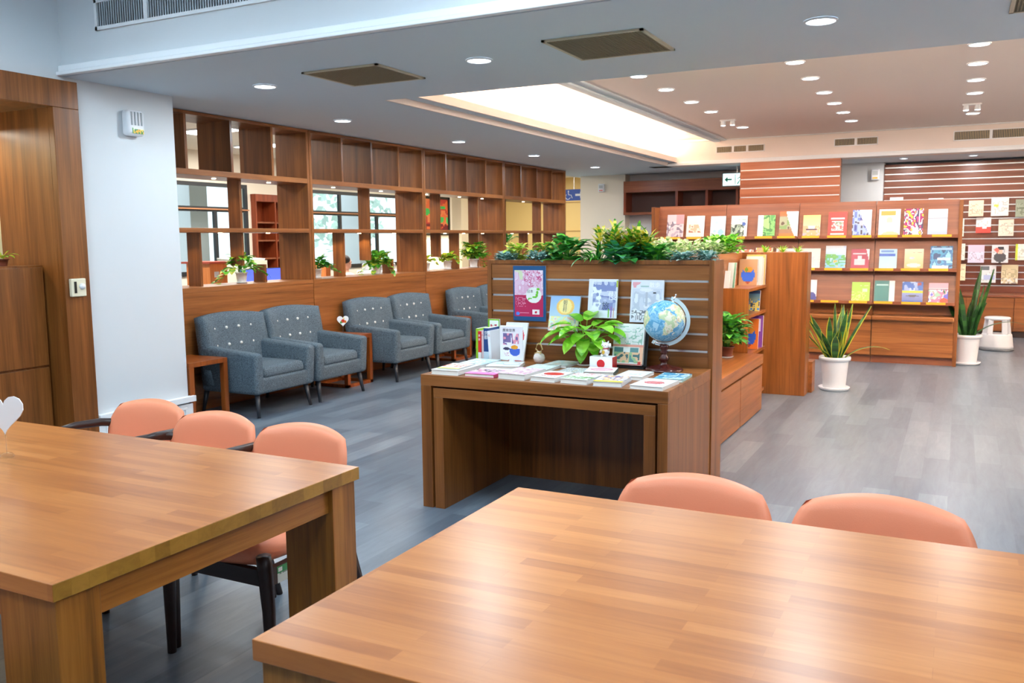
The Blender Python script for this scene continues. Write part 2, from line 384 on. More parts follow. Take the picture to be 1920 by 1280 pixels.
# office room behind the shelving
struct('ceiling_office', B(-12.4, -6.45, 3.6, 19.1, 2.9, 3.0), plain('office_ceiling_paint', (236, 226, 208), .7))
struct('wall_office_side', B(-12.4, -6.4, 3.5, 3.6, 0, 3), WALL)
ow = MB()
XW = -10.5
def wy(y0, y1, z0, z1): ow.box(XW-.2, XW, y0, y1, z0, z1)
wy(3.6, 21, 0, .98); wy(3.6, 21, 2.42, 3.0); wy(11.02, 11.12, .98, 2.42); wy(12.47, 12.5, .98, 2.42); wy(11.12, 12.47, 2.28, 2.42); wy(15.95, 17.9, .98, 2.42); wy(18.0, 21, .98, 2.42); wy(3.6, 6.2, .98, 2.42)
struct('wall_office', ow, plain('office_cream_paint', (240, 232, 214), .6))
struct('wall_office_pillar', B(XW, XW+.25, 17.6, 18.6, 0, 2.9), CREAM)
def window(n, y0, y1, muls):
    f = MB(); g = MB(); x0, x1 = XW-.02, XW+.03
    for z0, z1 in ((.98, 1.05), (1.97, 2.05), (2.36, 2.42)): f.box(x0, x1, y0, y1, z0, z1)
    for y in [y0]+muls+[y1-.06]: f.box(x0, x1, y, y+.06, 1.05, 1.97)
    for y in [y0]+[m+.0 for m in muls[::2]]+[y1-.06]: f.box(x0, x1, y+.0, y+.06, 2.05, 2.36)
    o = struct('window_%d' % n, f, FRAMEB)
    B(XW-.01, XW, y0, y1, 1.0, 2.4).build('pane', GLASS, o)
    B(XW+.03, XW+.06, y0, y1, 2.00, 2.02).build('shelf_reflection', plain('reflected_shelf_brown', (176, 120, 80), .4), o)  # thin brown bar put in for a lit shelf's reflection in the glass
window(1, 6.2, 11.02, [7.3, 8.4, 9.5, 10.28]); window(2, 12.5, 15.95, [13.42, 14.6])
# outdoors behind the office windows
struct('ground_outside', B(-30, XW-.2, -5, 32, -.4, -.3), plain('pale_pavement', (200, 206, 205), .9))
for i, y in enumerate((8.6, 11.6, 14.0, 16.6, 19.4)):
    tag(B(-12.9, -12.4, y, y+.42, -.3, 4.2).build('outdoor_pillar', plain('white_stucco', (240, 240, 242), .8), bevel=.01),
        'white square pillar standing outside the office windows', 'pillar', 'white pillars outside the windows')
def rand_unit():
    a = random.uniform(0, 2*PI); z = random.uniform(-1, 1); r = math.sqrt(1-z*z); return Vector((r*math.cos(a), r*math.sin(a), z))
for x, y, z, r, lab in [(-19, 15.5, 3.2, 1.9, 'pale leafy tree outside the office windows, left one'), (-20, 25.5, 2.6, 2.0, 'pale leafy tree outside the office windows, right one')]:
    tr = thing('tree', lab, 'tree', (x, y, -.3), 'trees outside the windows')
    MB().tube([(x, y, -.3), (x+.1, y, 1.2), (x, y+.1, z)], [.16, .12, .06], 8).build('trunk', plain('bark', (110, 96, 80), .9), tr)
    cr = MB()
    for k in range(420):
        d = rand_unit(); p = Vector((x, y, z))+Vector((d.x*r, d.y*r, d.z*r*.8))*random.uniform(.55, 1)
        u = rand_unit()*.17; v = d.cross(u).normalized()*.1; g = random.uniform(.85, 1.08)
        cr.poly([p-u, p-v, p+u, p+v], (min(255, 214*g), min(255, 232*g), min(255, 218*g)))
    cr.build('crown', LEAF, tr)

# ================================================================== CEILING FITTINGS
def downlight(x, y, z, label, group, r=.075):
    t = thing('downlight', label, 'ceiling light', (x, y, z), group)
    MB().lathe([(r+.012, z-.0005), (r+.012, z-.006), (r, z-.010), (r, z-.003)], 28, (x, y), cap=False).build('trim_ring', TRIM, t, smooth=True)
    MB().lathe([(r, z-.004), (.001, z-.004)], 28, (x, y), cap=False).build('lens', LAMP, t)
    return t
names = ['round recessed downlight in the grey soffit above the white column and shelving', 'round recessed downlight in the grey soffit between the two square air grilles',
         'large round recessed downlight in the grey soffit at upper right', None,
         'downlight over the row of armchairs, nearest of the four along the shelving', 'downlight over the armchairs, second along the wooden shelving',
         'downlight over the armchairs, third along the wooden shelving', 'downlight farthest along the wooden shelving, near its end']
for (x, y), n in zip(LOWD, names):
    if n: downlight(x, y, ZS, n, 'downlights in the grey soffit')
ordn = ['nearest', 'second nearest', 'third nearest', 'fourth nearest', 'fifth nearest', 'farthest']
def row(xs, ys, nm):
    for i, y in enumerate(ys):
        w_ = ordn[i] if i < len(ys)-1 else 'farthest'
        downlight(xs, y, ZC, 'downlight in the raised ceiling, %s of the %s row' % (w_, nm), 'downlights in the raised ceiling')
row(-2.745, (8.04, 8.9, 9.85, 10.72, 12.45), 'left'); row(-1.347, (8.10, 8.98, 9.93, 10.78, 11.62, 12.52), 'middle'); row(.067, (8.08, 8.97, 9.9, 10.8, 12.57), 'right')
for x, y, lab in [(-2.74, 11.56, 'small twin spot fitting in the left row of ceiling lights'), (.05, 11.65, 'small twin spot fitting in the right row of ceiling lights')]:
    t = thing('spotlight', lab, 'ceiling light', (x, y, ZC), 'twin spot fittings in the raised ceiling')
    MB().box(x-.10, x+.10, y-.03, y+.03, ZC-.02, ZC-.001).build('plate', TRIM, t, bevel=.005)
    for s in (-1, 1):
        MB().lathe([(.028, ZC-.02), (.034, ZC-.075)], 16, (x+s*.06, y)).build('lamp_head', TRIM, t)
        MB().lathe([(.026, ZC-.077), (.001, ZC-.077)], 16, (x+s*.06, y), cap=False).build('lens', LAMP, t)
for x, y in [(-.8, 14.45), (.11, 14.5)]:
    downlight(x, y, ZS, 'small downlight in the far soffit above the %s of the slatted wall' % ('left end' if x < 0 else 'middle'), 'downlights before the slatted wall', .05)
    area('far_downlight_lamp', (x, y, ZS-.012), 10, .08, NEUT)
# troffers of the near room
for i, (x, y) in enumerate([(-4.3, 2.3), (-1.6, 2.9), (1.2, 2.6), (-3.6, 0.0), (-.6, .2), (2.2, 0.0)]):
    t = thing('ceiling_light_panel', 'rectangular suspended light panel over the reading tables', 'ceiling light', (x, y, ZN), 'light panels over the reading tables')
    B(x-.6, x+.6, y-.3, y+.3, ZN-.27, ZN-.21).build('frame', TRIM, t)
    B(x-.57, x+.57, y-.27, y+.27, ZN-.276, ZN-.27).build('diffuser', PANEL, t)
    for q in (-.5, .5): B(x+q-.004, x+q+.004, y-.004, y+.004, ZN-.21, ZN).build('hanger', ALU, t)
for x, y in [(-8.3, 8.3), (-9.0, 10.0), (-8.3, 12.0), (-8.6, 14.5), (-8.2, 17.2), (-8.3, 6.2)]:
    t = thing('ceiling_light_panel', 'long bright ceiling light in the office behind the shelving', 'ceiling light', (x, y, 2.9), 'office ceiling lights')
    B(x-.6, x+.6, y-.18, y+.18, 2.88, 2.899).build('frame', TRIM, t)
    B(x-.57, x+.57, y-.15, y+.15, 2.874, 2.88).build('diffuser', PANEL, t)
tag(B(-4.34, -4.26, 6.4, 13.6, 2.715, 2.745).build('cove_light', TRIM), 'long hidden light strip in the ceiling cove', 'cove light')
# square air grilles in the soffit
def sq_grille(x0, x1, y0, y1, lab):
    t = thing('air_grille', lab, 'air grille', ((x0+x1)/2, (y0+y1)/2, ZS), 'square grilles in the soffit')
    f = MB()
    for a in ((x0, x1, y0, y0+.02), (x0, x1, y1-.02, y1), (x0, x0+.02, y0, y1), (x1-.02, x1, y0, y1)): f.box(*a, ZS-.012, ZS-.001)
    f.build('frame', plain('beige_metal', (196, 188, 164), .5), t)
    B(x0+.02, x1-.02, y0+.02, y1-.02, ZS-.003, ZS-.001).build('backing', plain('dim_backing', (84, 78, 62), .8), t)
    g = MB(); n = 34
    for i in range(n):
        a = x0+.02+(x1-x0-.04)*(i+.3)/n; g.box(a, a+.008, y0+.02, y1-.02, ZS-.009, ZS-.004)
        a = y0+.02+(y1-y0-.04)*(i+.3)/n; g.box(x0+.02, x1-.02, a, a+.008, ZS-.009, ZS-.004)
    g.build('mesh', GRIL, t)
sq_grille(-4.02, -3.40, 4.79, 5.37, 'square tan air grille in the soffit, left of the two')
sq_grille(-2.20, -1.59, 4.72, 5.33, 'square tan air grille in the soffit, right of the two')
sq_grille(.17, .75, 4.80, 5.32, 'tan air grille cut off at the top right corner')
def lin_grille(name, x0, x1, yf, z0, z1, lab, vert=True, n=60, bars=(), mat=None, fr=.02, grp=None):
    t = thing('ventilation_grille', lab, 'air grille', ((x0+x1)/2, yf, z0), grp)
    f = MB()
    for a in ((x0, x1, z0, z0+fr), (x0, x1, z1-fr, z1), (x0, x0+fr, z0, z1), (x1-fr, x1, z0, z1)): f.box(a[0], a[1], yf-.015, yf-.001, a[2], a[3])
    f.build('frame', TRIM, t)
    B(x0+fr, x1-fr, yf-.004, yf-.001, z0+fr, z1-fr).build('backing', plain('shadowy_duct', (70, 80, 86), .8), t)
    g = MB()
    for i in range(n):
        a = x0+fr+(x1-x0-2*fr)*(i+.25)/n; w_ = (x1-x0-2*fr)/n*.45; g.box(a, a+w_, yf-.012, yf-.005, z0+fr, z1-fr)
    g.build('fins', mat or ALU, t)
    if bars:
        g = MB()
        for b in bars: g.box(b-.018, b+.018, yf-.017, yf-.004, z0+fr, z1-fr)
        g.build('divider', TRIM, t)
lin_grille('g', -5.16, -1.9, 4.112, 2.895, 3.09, 'long white linear air grille high on the beam at top left', n=150, bars=(-4.68, -3.5, -2.6), fr=.022)
tan = plain('tan_fins', (176, 158, 124), .5)
lin_grille('g', -2.74-.72, -2.72, 13.87, 2.79, 2.90, 'wide air grille on the far beam, leftmost of three', n=36, bars=(-3.2, -2.98), mat=tan, fr=.012, grp='grilles on the far beam')
lin_grille('g', -1.72, -1.12, 13.87, 2.80, 2.915, 'short air grille on the far beam, middle of three', n=30, bars=(-1.42,), mat=tan, fr=.012, grp='grilles on the far beam')
lin_grille('g', -.15, .78, 13.87, 2.79, 2.925, 'air grille on the far beam, rightmost of three', n=44, bars=(.31,), mat=tan, fr=.012, grp='grilles on the far beam')

# ================================================================== LEFT WALL ITEMS
t = thing('emergency_light', 'white emergency light box mounted high on the white column', 'emergency light', (-5.54, 4.635, 2.28))
B(-5.54, -5.46, 4.57, 4.72, 2.285, 2.47).build('housing', WHITE, t, bevel=.025, seg=4)
m = MB()
for i in range(4): m.box(-5.462, -5.455, 4.595+i*.028, 4.607+i*.028, 2.36, 2.455)
m.build('lamp_grille', plain('grey_grille', (150, 156, 160), .4), t)
m = MB(); sheet(m, (-5.457, 4.60, 2.30), (-5.457, 4.70, 2.30), (-5.457, 4.60, 2.34), [('bg', (238, 190, 60)), ('rect', 0, 0, .12, 1, (40, 150, 70)), ('rect', .12, .7, 1, 1, (240, 240, 235)), ('noise', .2, 0, 1, .7, 7, 2, [(250, 170, 40), (60, 140, 70), (245, 215, 90)])], 12, 5)
m.build('sticker', PRINT, t)
t = thing('thermostat', 'cream thermostat on the timber frame beside the column', 'thermostat', (-5.505, 4.09, 1.13))
B(-5.505, -5.475, 4.03, 4.145, 1.13, 1.255).build('housing', plain('cream_plastic', (232, 224, 196), .4), t, bevel=.006)
B(-5.476, -5.472, 4.05, 4.068, 1.155, 1.235).build('slider', BLACK, t)
MB().lathe([(.022, 0), (.020, .012)], 20).move(Matrix.Translation((-5.475, 4.11, 1.20)) @ Matrix.Rotation(PI/2, 4, 'Y')).build('dial', WHITE, t, smooth=True)
# alcove cabinet
t = thing('cabinet', 'tall walnut cabinet filling the timber alcove at far left', 'cabinet', (-5.9, 3.05, 0))
B(-6.12, -5.71, 2.105, 3.985, 0, 1.35).build('body', WV, t)
for (y0, y1, z0, z1) in ((2.12, 3.975, .65, 1.335), (3.60, 3.975, .02, .635), (2.9, 3.59, .02, .635), (2.12, 2.89, .02, .635)):
    B(-5.71, -5.692, y0, y1, z0, z1).build('door', WV, t, bevel=.002)

# ---------------- plants
def leaf(mb, p, az, el, L, W, bend=.6, cols=((60, 150, 40),), heart=True, fold=.25, n=5, edge=None):
    p = Vector(p); d = Vector((math.cos(az)*math.cos(el), math.sin(az)*math.cos(el), math.sin(el)))
    side = Vector((-math.sin(az), math.cos(az), 0)); pts = []
    for i in range(n+1):
        t_ = i/n
        w_ = W*.5*(math.sin(PI*min(1, t_*.86+.14))**.75 if heart else math.sin(PI*(t_*.9+.05))**.8) if t_ < 1 else 0.0
        pts.append((p.copy(), w_)); e = el-bend*(i+.5)/n
        p = p+Vector((math.cos(az)*math.cos(e), math.sin(az)*math.cos(e), math.sin(e)))*(L/n)
    nb = len(mb.v)
    for q, w_ in pts:
        upv = Vector((0, 0, 1))
        mb.v += [tuple(q+side*w_+upv*w_*fold), tuple(q), tuple(q-side*w_+upv*w_*fold)]
    for i in range(n):
        a = nb+i*3; c = random.choice(cols); c2 = edge or c
        mb.f += [(a, a+1, a+4, a+3), (a+1, a+2, a+5, a+4)]; mb.c += [c2 if (edge and i % 2) else c, c]
GR = [(72, 158, 48), (90, 180, 54), (56, 134, 42), (108, 194, 62)]
LIME = [(128, 200, 40), (148, 214, 56), (104, 180, 34), (166, 222, 74)]
YG = [(150, 190, 50), (190, 205, 80), (110, 165, 44), (206, 190, 70)]
VAR = [(186, 214, 158), (226, 236, 208), (140, 190, 110), (206, 222, 180), (112, 170, 84)]
DG = [(44, 122, 50), (56, 142, 60), (34, 104, 46), (78, 160, 74)]
SIL = [(140, 180, 176), (186, 212, 206), (104, 150, 142), (66, 124, 106)]
def bush(mb, c, R, H, n, cols, L=.09, W=.06, el=(.0, 1.1), bend=1.0, heart=True, stems=True, fold=.25, core=.3):
    for i in range(n):
        az = random.uniform(0, 2*PI); h = random.uniform(.15, 1)*H; rr = R*random.uniform(core, .85)*(1-.35*h/H)
        q = Vector((c[0]+math.cos(az)*rr, c[1]+math.sin(az)*rr, c[2]+h))
        if stems and i % 2 == 0:
            mb.tube([(c[0]+math.cos(az)*R*.1, c[1]+math.sin(az)*R*.1, c[2]), ((c[0]+q.x)/2, (c[1]+q.y)/2, c[2]+h*.8), q], .0022, 4, random.choice(cols))
        leaf(mb, q, az+random.uniform(-.7, .7), random.uniform(*el), L*random.uniform(.7, 1.2), W*random.uniform(.75, 1.15), bend*random.uniform(.5, 1.3), cols, heart, fold)
def pot_lathe(x, y, z, r, h, rim=.006, flare=.8):
    return MB().lathe([(r*flare, z), (r*flare, z+.004), (r*.97, z+h*.86), (r*1.0, z+h*.86), (r+rim, z+h*.88), (r+rim, z+h), (r*.93, z+h), (r*.9, z+h*.9)], 26, (x, y), cap=True)
def potted(name, lab, x, y, z, r, h, cols, R, H, n, pm=None, saucer=True, vines=(), grp=None, L=.085, W=.06, cat='potted plant'):
    t = thing(name, lab, cat, (x, y, z), grp)
    z0 = z
    if saucer:
        MB().lathe([(r*.85, z), (r*1.05, z+.012), (r*.98, z+.012), (r*.8, z+.006)], 24, (x, y)).build('saucer', PORC, t, smooth=True); z0 = z+.006
    pt = pot_lathe(x, y, z0, r, h).build('pot', pm or PORC, t, smooth=True)
    MB().lathe([(r*.88, z0+h*.89), (.001, z0+h*.92)], 20, (x, y), cap=False).build('soil', SOIL, pt)
    f = MB(); bush(f, (x, y, z0+h*.85), R, H, n, cols, L, W)
    for (az, ln, drop) in vines:
        pts = []
        for k in range(7):
            s_ = k/6; q = Vector((x+math.cos(az)*(r+ln*s_), y+math.sin(az)*(r+ln*s_), z0+h*1.1+.05*math.sin(PI*min(1, s_*1.4))-drop*s_*s_)); pts.append(q)
        f.tube(pts, .002, 4, cols[0])
        for q in pts[1:]: leaf(f, q, az+random.uniform(-1, 1), random.uniform(-.5, .4), L*.85, W*.9, .7, cols)
    f.build('foliage', LEAF, t)
    return t
potted('potted_plant', 'small leafy plant on top of the alcove cabinet at far left', -5.8, 3.75, 1.35, .045, .05, YG, .09, .05, 14, TERRA, False, L=.06, W=.035)
t = thing('vase', 'dark little vase beside the plant on the alcove cabinet', 'vase', (-5.85, 3.62, 1.35))
MB().lathe([(.02, 1.35), (.035, 1.38), (.03, 1.43), (.012, 1.47), (.016, 1.49)], 16, (-5.85, 3.62)).build('body', BLACK, t, smooth=True)

# ================================================================== LATTICE SHELVING
XF, XB = -6.0, -6.41
ys = [5.06, 7.22, 9.385, 11.55, 13.83]
SIL_Z = 1.10
words = ['nearest the white column', 'second from the white column', 'third from the white column', 'farthest from the white column']
small = {0: ([(6.36,)], [(5.83, 0), (6.36, 1), (6.66, 2)]), 1: ([(8.41,)], [(7.92, 0), (8.41, 1), (8.86, 2)]),
         2: ([(9.97,), (10.99,)], [(9.97, 1), (10.44, 0), (10.99, 0)]), 3: ([(11.85,), (13.1,)], [(11.85, 0), (12.6, 0), (13.1, 0)])}
leds = {0: ([6.1, 6.83], [5.62, 6.15, 6.79]), 1: ([7.85, 8.75], [7.77, 8.3, 9.0]), 2: ([9.75, 10.6, 11.25], [9.6, 10.2, 10.7, 11.25]), 3: ([12.6, 13.2], [12.2, 12.75, 13.2])}
for i in range(4):
    y0, y1 = ys[i]+.004, ys[i+1]-.004; T = .035
    t = thing('shelving_unit', 'tall open walnut lattice shelving unit, %s' % words[i], 'shelving unit', (-6.2, (y0+y1)/2, 0), 'open shelving units dividing the lounge')
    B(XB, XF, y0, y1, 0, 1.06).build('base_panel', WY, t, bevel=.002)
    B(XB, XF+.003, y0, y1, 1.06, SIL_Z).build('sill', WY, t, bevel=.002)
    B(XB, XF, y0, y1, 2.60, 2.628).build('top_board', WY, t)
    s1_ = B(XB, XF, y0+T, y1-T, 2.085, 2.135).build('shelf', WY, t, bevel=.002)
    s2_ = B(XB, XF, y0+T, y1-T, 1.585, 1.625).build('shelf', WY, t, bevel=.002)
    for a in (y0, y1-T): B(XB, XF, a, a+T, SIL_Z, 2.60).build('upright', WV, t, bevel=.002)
    for k in range(1, 4):
        a = y0+(y1-y0)*k/4; B(XB, XF, a-.014, a+.014, 2.135, 2.60).build('divider', WV, t)
    for (a,) in small[i][0]: B(-6.28, -6.13, a-.014, a+.014, 1.625, 2.085).build('post', WV, t)
    for a, k in small[i][1]:
        z0, z1 = {0: (SIL_Z, 1.585), 1: (1.27, 1.585), 2: (SIL_Z, 1.275)}[k]
        B(-6.28, -6.13, a-.014, a+.014, z0, z1).build('post', WV, t)
    for z, L_ in ((2.085, leds[i][0]), (1.585, leds[i][1])):
        for a in L_:
            MB().lathe([(.020, z), (.020, z-.006), (.001, z-.006)], 14, (-6.2, a), cap=False).build('spotlight', LEDM, s1_ if z > 2 else s2_)
            l = bpy.data.lights.new('shelf_spot_lamp', 'SPOT'); l.energy = 3.2; l.spot_size = 2.2; l.spot_blend = .6; l.color = (1, .8, .55); l.shadow_soft_size = .02
            o = bpy.data.objects.new('shelf_spot_lamp', l); o.location = (-6.2, a, z-.012); COL.objects.link(o)
pots = [(-6.2, 5.3, DG, [], 'dark leafy potted plant on the shelving sill beside the column', .05, .09, .14, .16, 26),
        (-6.22, 6.42, GR+YG[:2], [(-1.8, .22, .16), (-2.3, .16, .1), (.8, .16, .02)], 'trailing pothos in white pot on the sill, nearest complete plant', .055, .10, .12, .17, 26),
        (-6.2, 7.52, GR+DG, [(.6, .14, .04)], 'dark green leafy plant in white pot at the second shelving unit', .055, .095, .13, .13, 34),
        (-6.2, 8.63, YG+GR, [(-2.0, .16, .1), (.4, .12, .08), (-1.2, .10, .06)], 'bushy yellow-green pothos in white pot on the sill above the armchairs', .055, .09, .17, .15, 60),
        (-6.15, 9.64, YG, [(.6, .06, .03)], 'sparse pale potted plant in white pot at the third shelving unit', .05, .10, .10, .08, 14),
        (-6.2, 10.25, YG, [(.3, .08, .0)], 'small yellow-green plant in white pot, middle pot of the third unit', .06, .11, .13, .09, 30),
        (-6.2, 10.98, YG+GR, [(.5, .1, .16), (1.2, .08, .12)], 'full trailing pothos in white pot hiding the third unit corner', .07, .12, .22, .22, 110)]
for (x, y, c, v, lab, r, h, R, H, n) in pots:
    potted('potted_plant', lab, x, y, SIL_Z, r, h, c, R, H, int(n*1.7), vines=v, grp='potted plants on the shelving sill', L=.10, W=.07)

# ================================================================== OFFICE BEHIND
t = thing('bookcase', 'empty red-brown bookcase against the office wall between windows', 'bookcase', (XW+.17, 11.75, 0))
f = MB(); x0, x1 = XW-.2, XW+.10
for a in (11.12, 11.58, 12.02, 12.44): f.box(x0, x1, a, a+.03, .985, 2.275)
f.box(x0, x1+.006, 11.115, 12.475, 2.16, 2.28); f.box(x0, x0+.02, 11.125, 12.465, .985, 2.27); f.build('frame', RWV, t)
for z in (1.0, 1.2, 1.5, 1.8): B(x0+.02, x1-.01, 11.15, 12.44, z, z+.025).build('shelf', RWX, t)
# painting and lit panel
t = thing('painting', 'black framed red and green picture on the far office wall', 'painting', (XW+.03, 16.9, 1.6))
f = MB()
for a in ((16.3, 17.45, 1.60, 1.67), (16.3, 17.45, 2.40, 2.47), (16.3, 16.37, 1.6, 2.47), (17.38, 17.45, 1.6, 2.47)): f.box(XW, XW+.04, *a)
f.build('frame', BLACK, t)
m = MB(); sheet(m, (XW+.02, 16.37, 1.67), (XW+.02, 17.38, 1.67), (XW+.02, 16.37, 2.40), [('bg', (226, 110, 60)), ('noise', 0, 0, 1, 1, 5, 3, [None, (190, 60, 50), (228, 130, 80), None]), ('noise', 0, 0, 1, .8, 4, 9, [(60, 190, 90), None, None, (90, 200, 110)]), ('noise', 0, 0, 1, .25, 6, 4, [None, (120, 30, 40), None])], 28, 24)
m.build('canvas', PRINTM, t)
tag(B(XW+.002, XW+.05, 16.3, 17.5, .80, 1.50).build('light_box', emit('light_box_face', (255, 244, 215), 2.0)), 'glowing white light box on the wall under the painting', 'light box')
# desks, partitions, monitors
OW = wood('orange_desk_wood', 'z', (196, 104, 48), (220, 128, 66), (234, 150, 86))
t = thing('reception_counter', 'orange wood service counter seen behind the nearest shelving', 'counter', (-8.5, 8.17, 0))
B(-8.7, -8.3, 8.03, 8.32, 0, 1.23).build('body', OW, t); B(-8.75, -8.25, 7.98, 8.40, 1.23, 1.255).build('top', plain('red_counter_top', (170, 70, 50), .4), t)
B(-8.3, -8.29, 8.1, 8.17, 1.06, 1.13).build('outlet', WHITE, t)
t = thing('desk_partition', 'pale green office desk partition behind the monitors', 'partition', (-8.95, 9.0, 0))
B(-9.0, -8.94, 8.36, 9.75, 0, 1.23).build('panel', plain('pale_green_laminate', (222, 230, 206), .5), t)
t = thing('desk_partition', 'pale green office desk partition left of the orange service counter', 'partition', (-8.95, 7.4, 0))
B(-9.0, -8.94, 6.9, 8.0, 0, 1.20).build('panel', plain('pale_green_board', (222, 230, 206), .5), t)
t = thing('desk', 'white office desk holding two monitors', 'desk', (-8.4, 9.1, 0))
B(-8.9, -8.0, 8.45, 9.7, .71, .74).build('desktop', WHITE, t)
for a in (8.48, 9.64): B(-8.88, -8.02, a, a+.03, 0, .71).build('side_panel', WHITE, t)
SCR = emit('blue_screen', (70, 90, 235), 1.1)
for (y, lab) in ((8.83, 'monitor with blue screen, left one behind the trailing pothos'), (9.32, 'monitor with blue screen, right one beside the shelving upright')):
    t = thing('monitor', lab, 'monitor', (-8.45, y, .74), 'office monitors')
    B(-8.47, -8.44, y-.15, y+.15, .94, 1.14).build('housing', BLACK, t, bevel=.004); B(-8.441, -8.438, y-.14, y+.14, .955, 1.13).build('screen', SCR, t)
    B(-8.49, -8.46, y-.02, y+.02, .74, 1.0).build('stand', BLACK, t); B(-8.54, -8.40, y-.09, y+.09, .74, .752).build('base', BLACK, t)
t = thing('side_counter', 'orange wood stand in the office holding white folders', 'counter', (-8.9, 9.15, 0))
B(-9.45, -9.1, 9.35, 9.8, 0, 1.20).build('body', OW, t)
tag(MB().hexa([(-9.45, 9.3, 1.20), (-9.1, 9.3, 1.20), (-9.1, 9.85, 1.20), (-9.45, 9.85, 1.20), (-9.43, 9.25, 1.27), (-9.08, 9.3, 1.25), (-9.1, 9.9, 1.25), (-9.43, 9.9, 1.27)]).build('folder_pile', PAGES, bevel=.01),
    'pile of white folders on the orange wood stand', 'folders')
t = thing('office_desk', 'office desk in front of the seated person', 'desk', (-8.5, 11.9, 0))
B(-8.9, -8.1, 11.32, 12.6, .71, .74).build('desktop', WHITE, t)
for a in (11.36, 12.53): B(-8.88, -8.12, a, a+.03, 0, .71).build('side_panel', WHITE, t)
tag(B(-8.7, -8.3, 10.28, 10.38, 0, 1.17).build('screen_divider', OW), 'orange wood divider beside the seated office worker', 'divider')
# white machine
t = thing('printer', 'white printer on the office desk behind the bushy pothos', 'printer', (-8.45, 11.8, .74))
B(-8.7, -8.2, 11.52, 12.1, .74, 1.02).build('body', WHITE, t, bevel=.03, seg=3); B(-8.62, -8.28, 11.57, 12.05, 1.02, 1.13).build('lid', plain('light_grey_plastic', (206, 208, 212), .4), t, bevel=.02)
# seated person (head and shoulders show through the lattice)
def skin(name, pts, edges, rad, mat, parent, sub=2):
    me = bpy.data.meshes.new(name); off = Vector(parent.location) if parent else Vector((0, 0, 0))
    me.from_pydata([tuple(Vector(p)-off) for p in pts], edges, []); me.materials.append(mat)
    o = bpy.data.objects.new(name, me); COL.objects.link(o); o.parent = parent
    s = o.modifiers.new('skin', 'SKIN'); s.use_smooth_shade = True
    sv = me.skin_vertices[0].data if me.skin_vertices else None
    if sv is None:
        me.skin_vertices  # noqa
    return o, me
SKINM = plain('skin', (224, 170, 144), .5)
px, py = -8.55, 11.03
P = thing('person', 'person in white shirt with short dark hair seated at office desk, facing right', 'person', (px, py, 0))
b = MB()
# one continuous body surface: stacked rings (pelvis -> torso -> neck -> head)
rings = [(.52, .15, .17, 0), (.60, .16, .17, 0), (.72, .145, .125, .0), (.84, .165, .115, .01), (.93, .185, .11, .015), (.98, .17, .095, .015), (1.005, .09, .07, .02), (1.02, .055, .055, .025), (1.06, .05, .055, .035),
         (1.075, .06, .075, .05), (1.10, .072, .09, .05), (1.14, .078, .098, .045), (1.18, .078, .10, .04), (1.22, .072, .095, .03), (1.255, .05, .07, .025), (1.27, .01, .015, .02)]
seg = 20; n0 = len(b.v)
for z, rx, ry, dy in rings:
    for k in range(seg):
        a = 2*PI*k/seg; yy = math.sin(a)*ry+dy
        if 1.10 < z < 1.16 and abs(a-PI/2) < .2: yy += .022
        b.v.append((px+math.cos(a)*rx, py+yy, z))
for i in range(len(rings)-1):
    for k in range(seg):
        a_, b_ = n0+i*seg+k, n0+i*seg+(k+1) % seg; b.f.append((a_, b_, b_+seg, a_+seg)); b.c.append((224, 170, 144) if rings[i][0] > 1.0 else (240, 240, 240))
b.f.append(tuple(n0+k for k in reversed(range(seg)))); b.c.append((40, 44, 60))
for s in (-1, 1):
    b.tube([(px+s*.16, py+.015, .95), (px+s*.205, py+.03, .84), (px+s*.21, py+.08, .76), (px+s*.17, py+.22, .775), (px+s*.15, py+.30, .765)], [.05, .048, .042, .034, .026], 12, (240, 240, 240))
    b.tube([(px+s*.15, py+.30, .765), (px+s*.145, py+.345, .765), (px+s*.14, py+.37, .762)], [.026, .03, .024], 10, (224, 170, 144))
    for k in range(4):
        xx = px+s*.14+(k-1.5)*.014; b.tube([(xx, py+.365, .765), (xx, py+.395, .768), (xx, py+.42-.006*abs(k-1.5), .757)], [.0075, .007, .006], 6, (224, 170, 144))
    b.tube([(px+s*.12, py+.33, .762), (px+s*.10, py+.355, .76), (px+s*.098, py+.375, .757)], [.008, .008, .006], 6, (224, 170, 144))
    b.tube([(px+s*.09, py, .56), (px+s*.10, py+.25, .56), (px+s*.10, py+.42, .52)], [.08, .07, .055], 12, (40, 44, 60))
    b.tube([(px+s*.10, py+.42, .52), (px+s*.10, py+.44, .28), (px+s*.10, py+.43, .06)], [.056, .048, .036], 12, (40, 44, 60))
    b.tube([(px+s*.10, py+.40, .045), (px+s*.10, py+.55, .035)], [.042, .034], 10, (30, 26, 24))
    b.ball((px+s*.079, py+.04, 1.15), .02, 8, 6, (216, 158, 132), (.4, .8, 1.2)); b.ball((px+s*.032, py+.137, 1.165), .011, 8, 6, (40, 28, 24))
b.ball((px, py+.137, 1.108), .02, 8, 6, (190, 96, 88), (1, .4, .3))
b.build('body', colmat('person_surface', .6), P, smooth=True)
hr = MB(); hr.ball((px, py+.012, 1.20), .088, 18, 12, (34, 24, 22), (.98, 1.12, .92)); hr.build('hair', colmat('dark_hair', .6), P, smooth=True)
t = thing('office_chair', 'black office chair under the seated person', 'chair', (px, py, 0))
B(px-.23, px+.23, py-.2, py+.24, .42, .475).build('seat', BLACK, t, bevel=.02); B(px-.2, px+.2, py-.26, py-.215, .5, .92).build('backrest', BLACK, t, bevel=.02)
m = MB(); m.tube([(px, py, .06), (px, py, .42)], .025, 10); m.tube([(px, py-.2, .44), (px, py-.25, .6)], .02, 8)
for k in range(5): m.tube([(px, py, .08), (px+.26*math.cos(k*1.257), py+.26*math.sin(k*1.257), .04)], .018, 8)
m.build('base', BLACK, t)
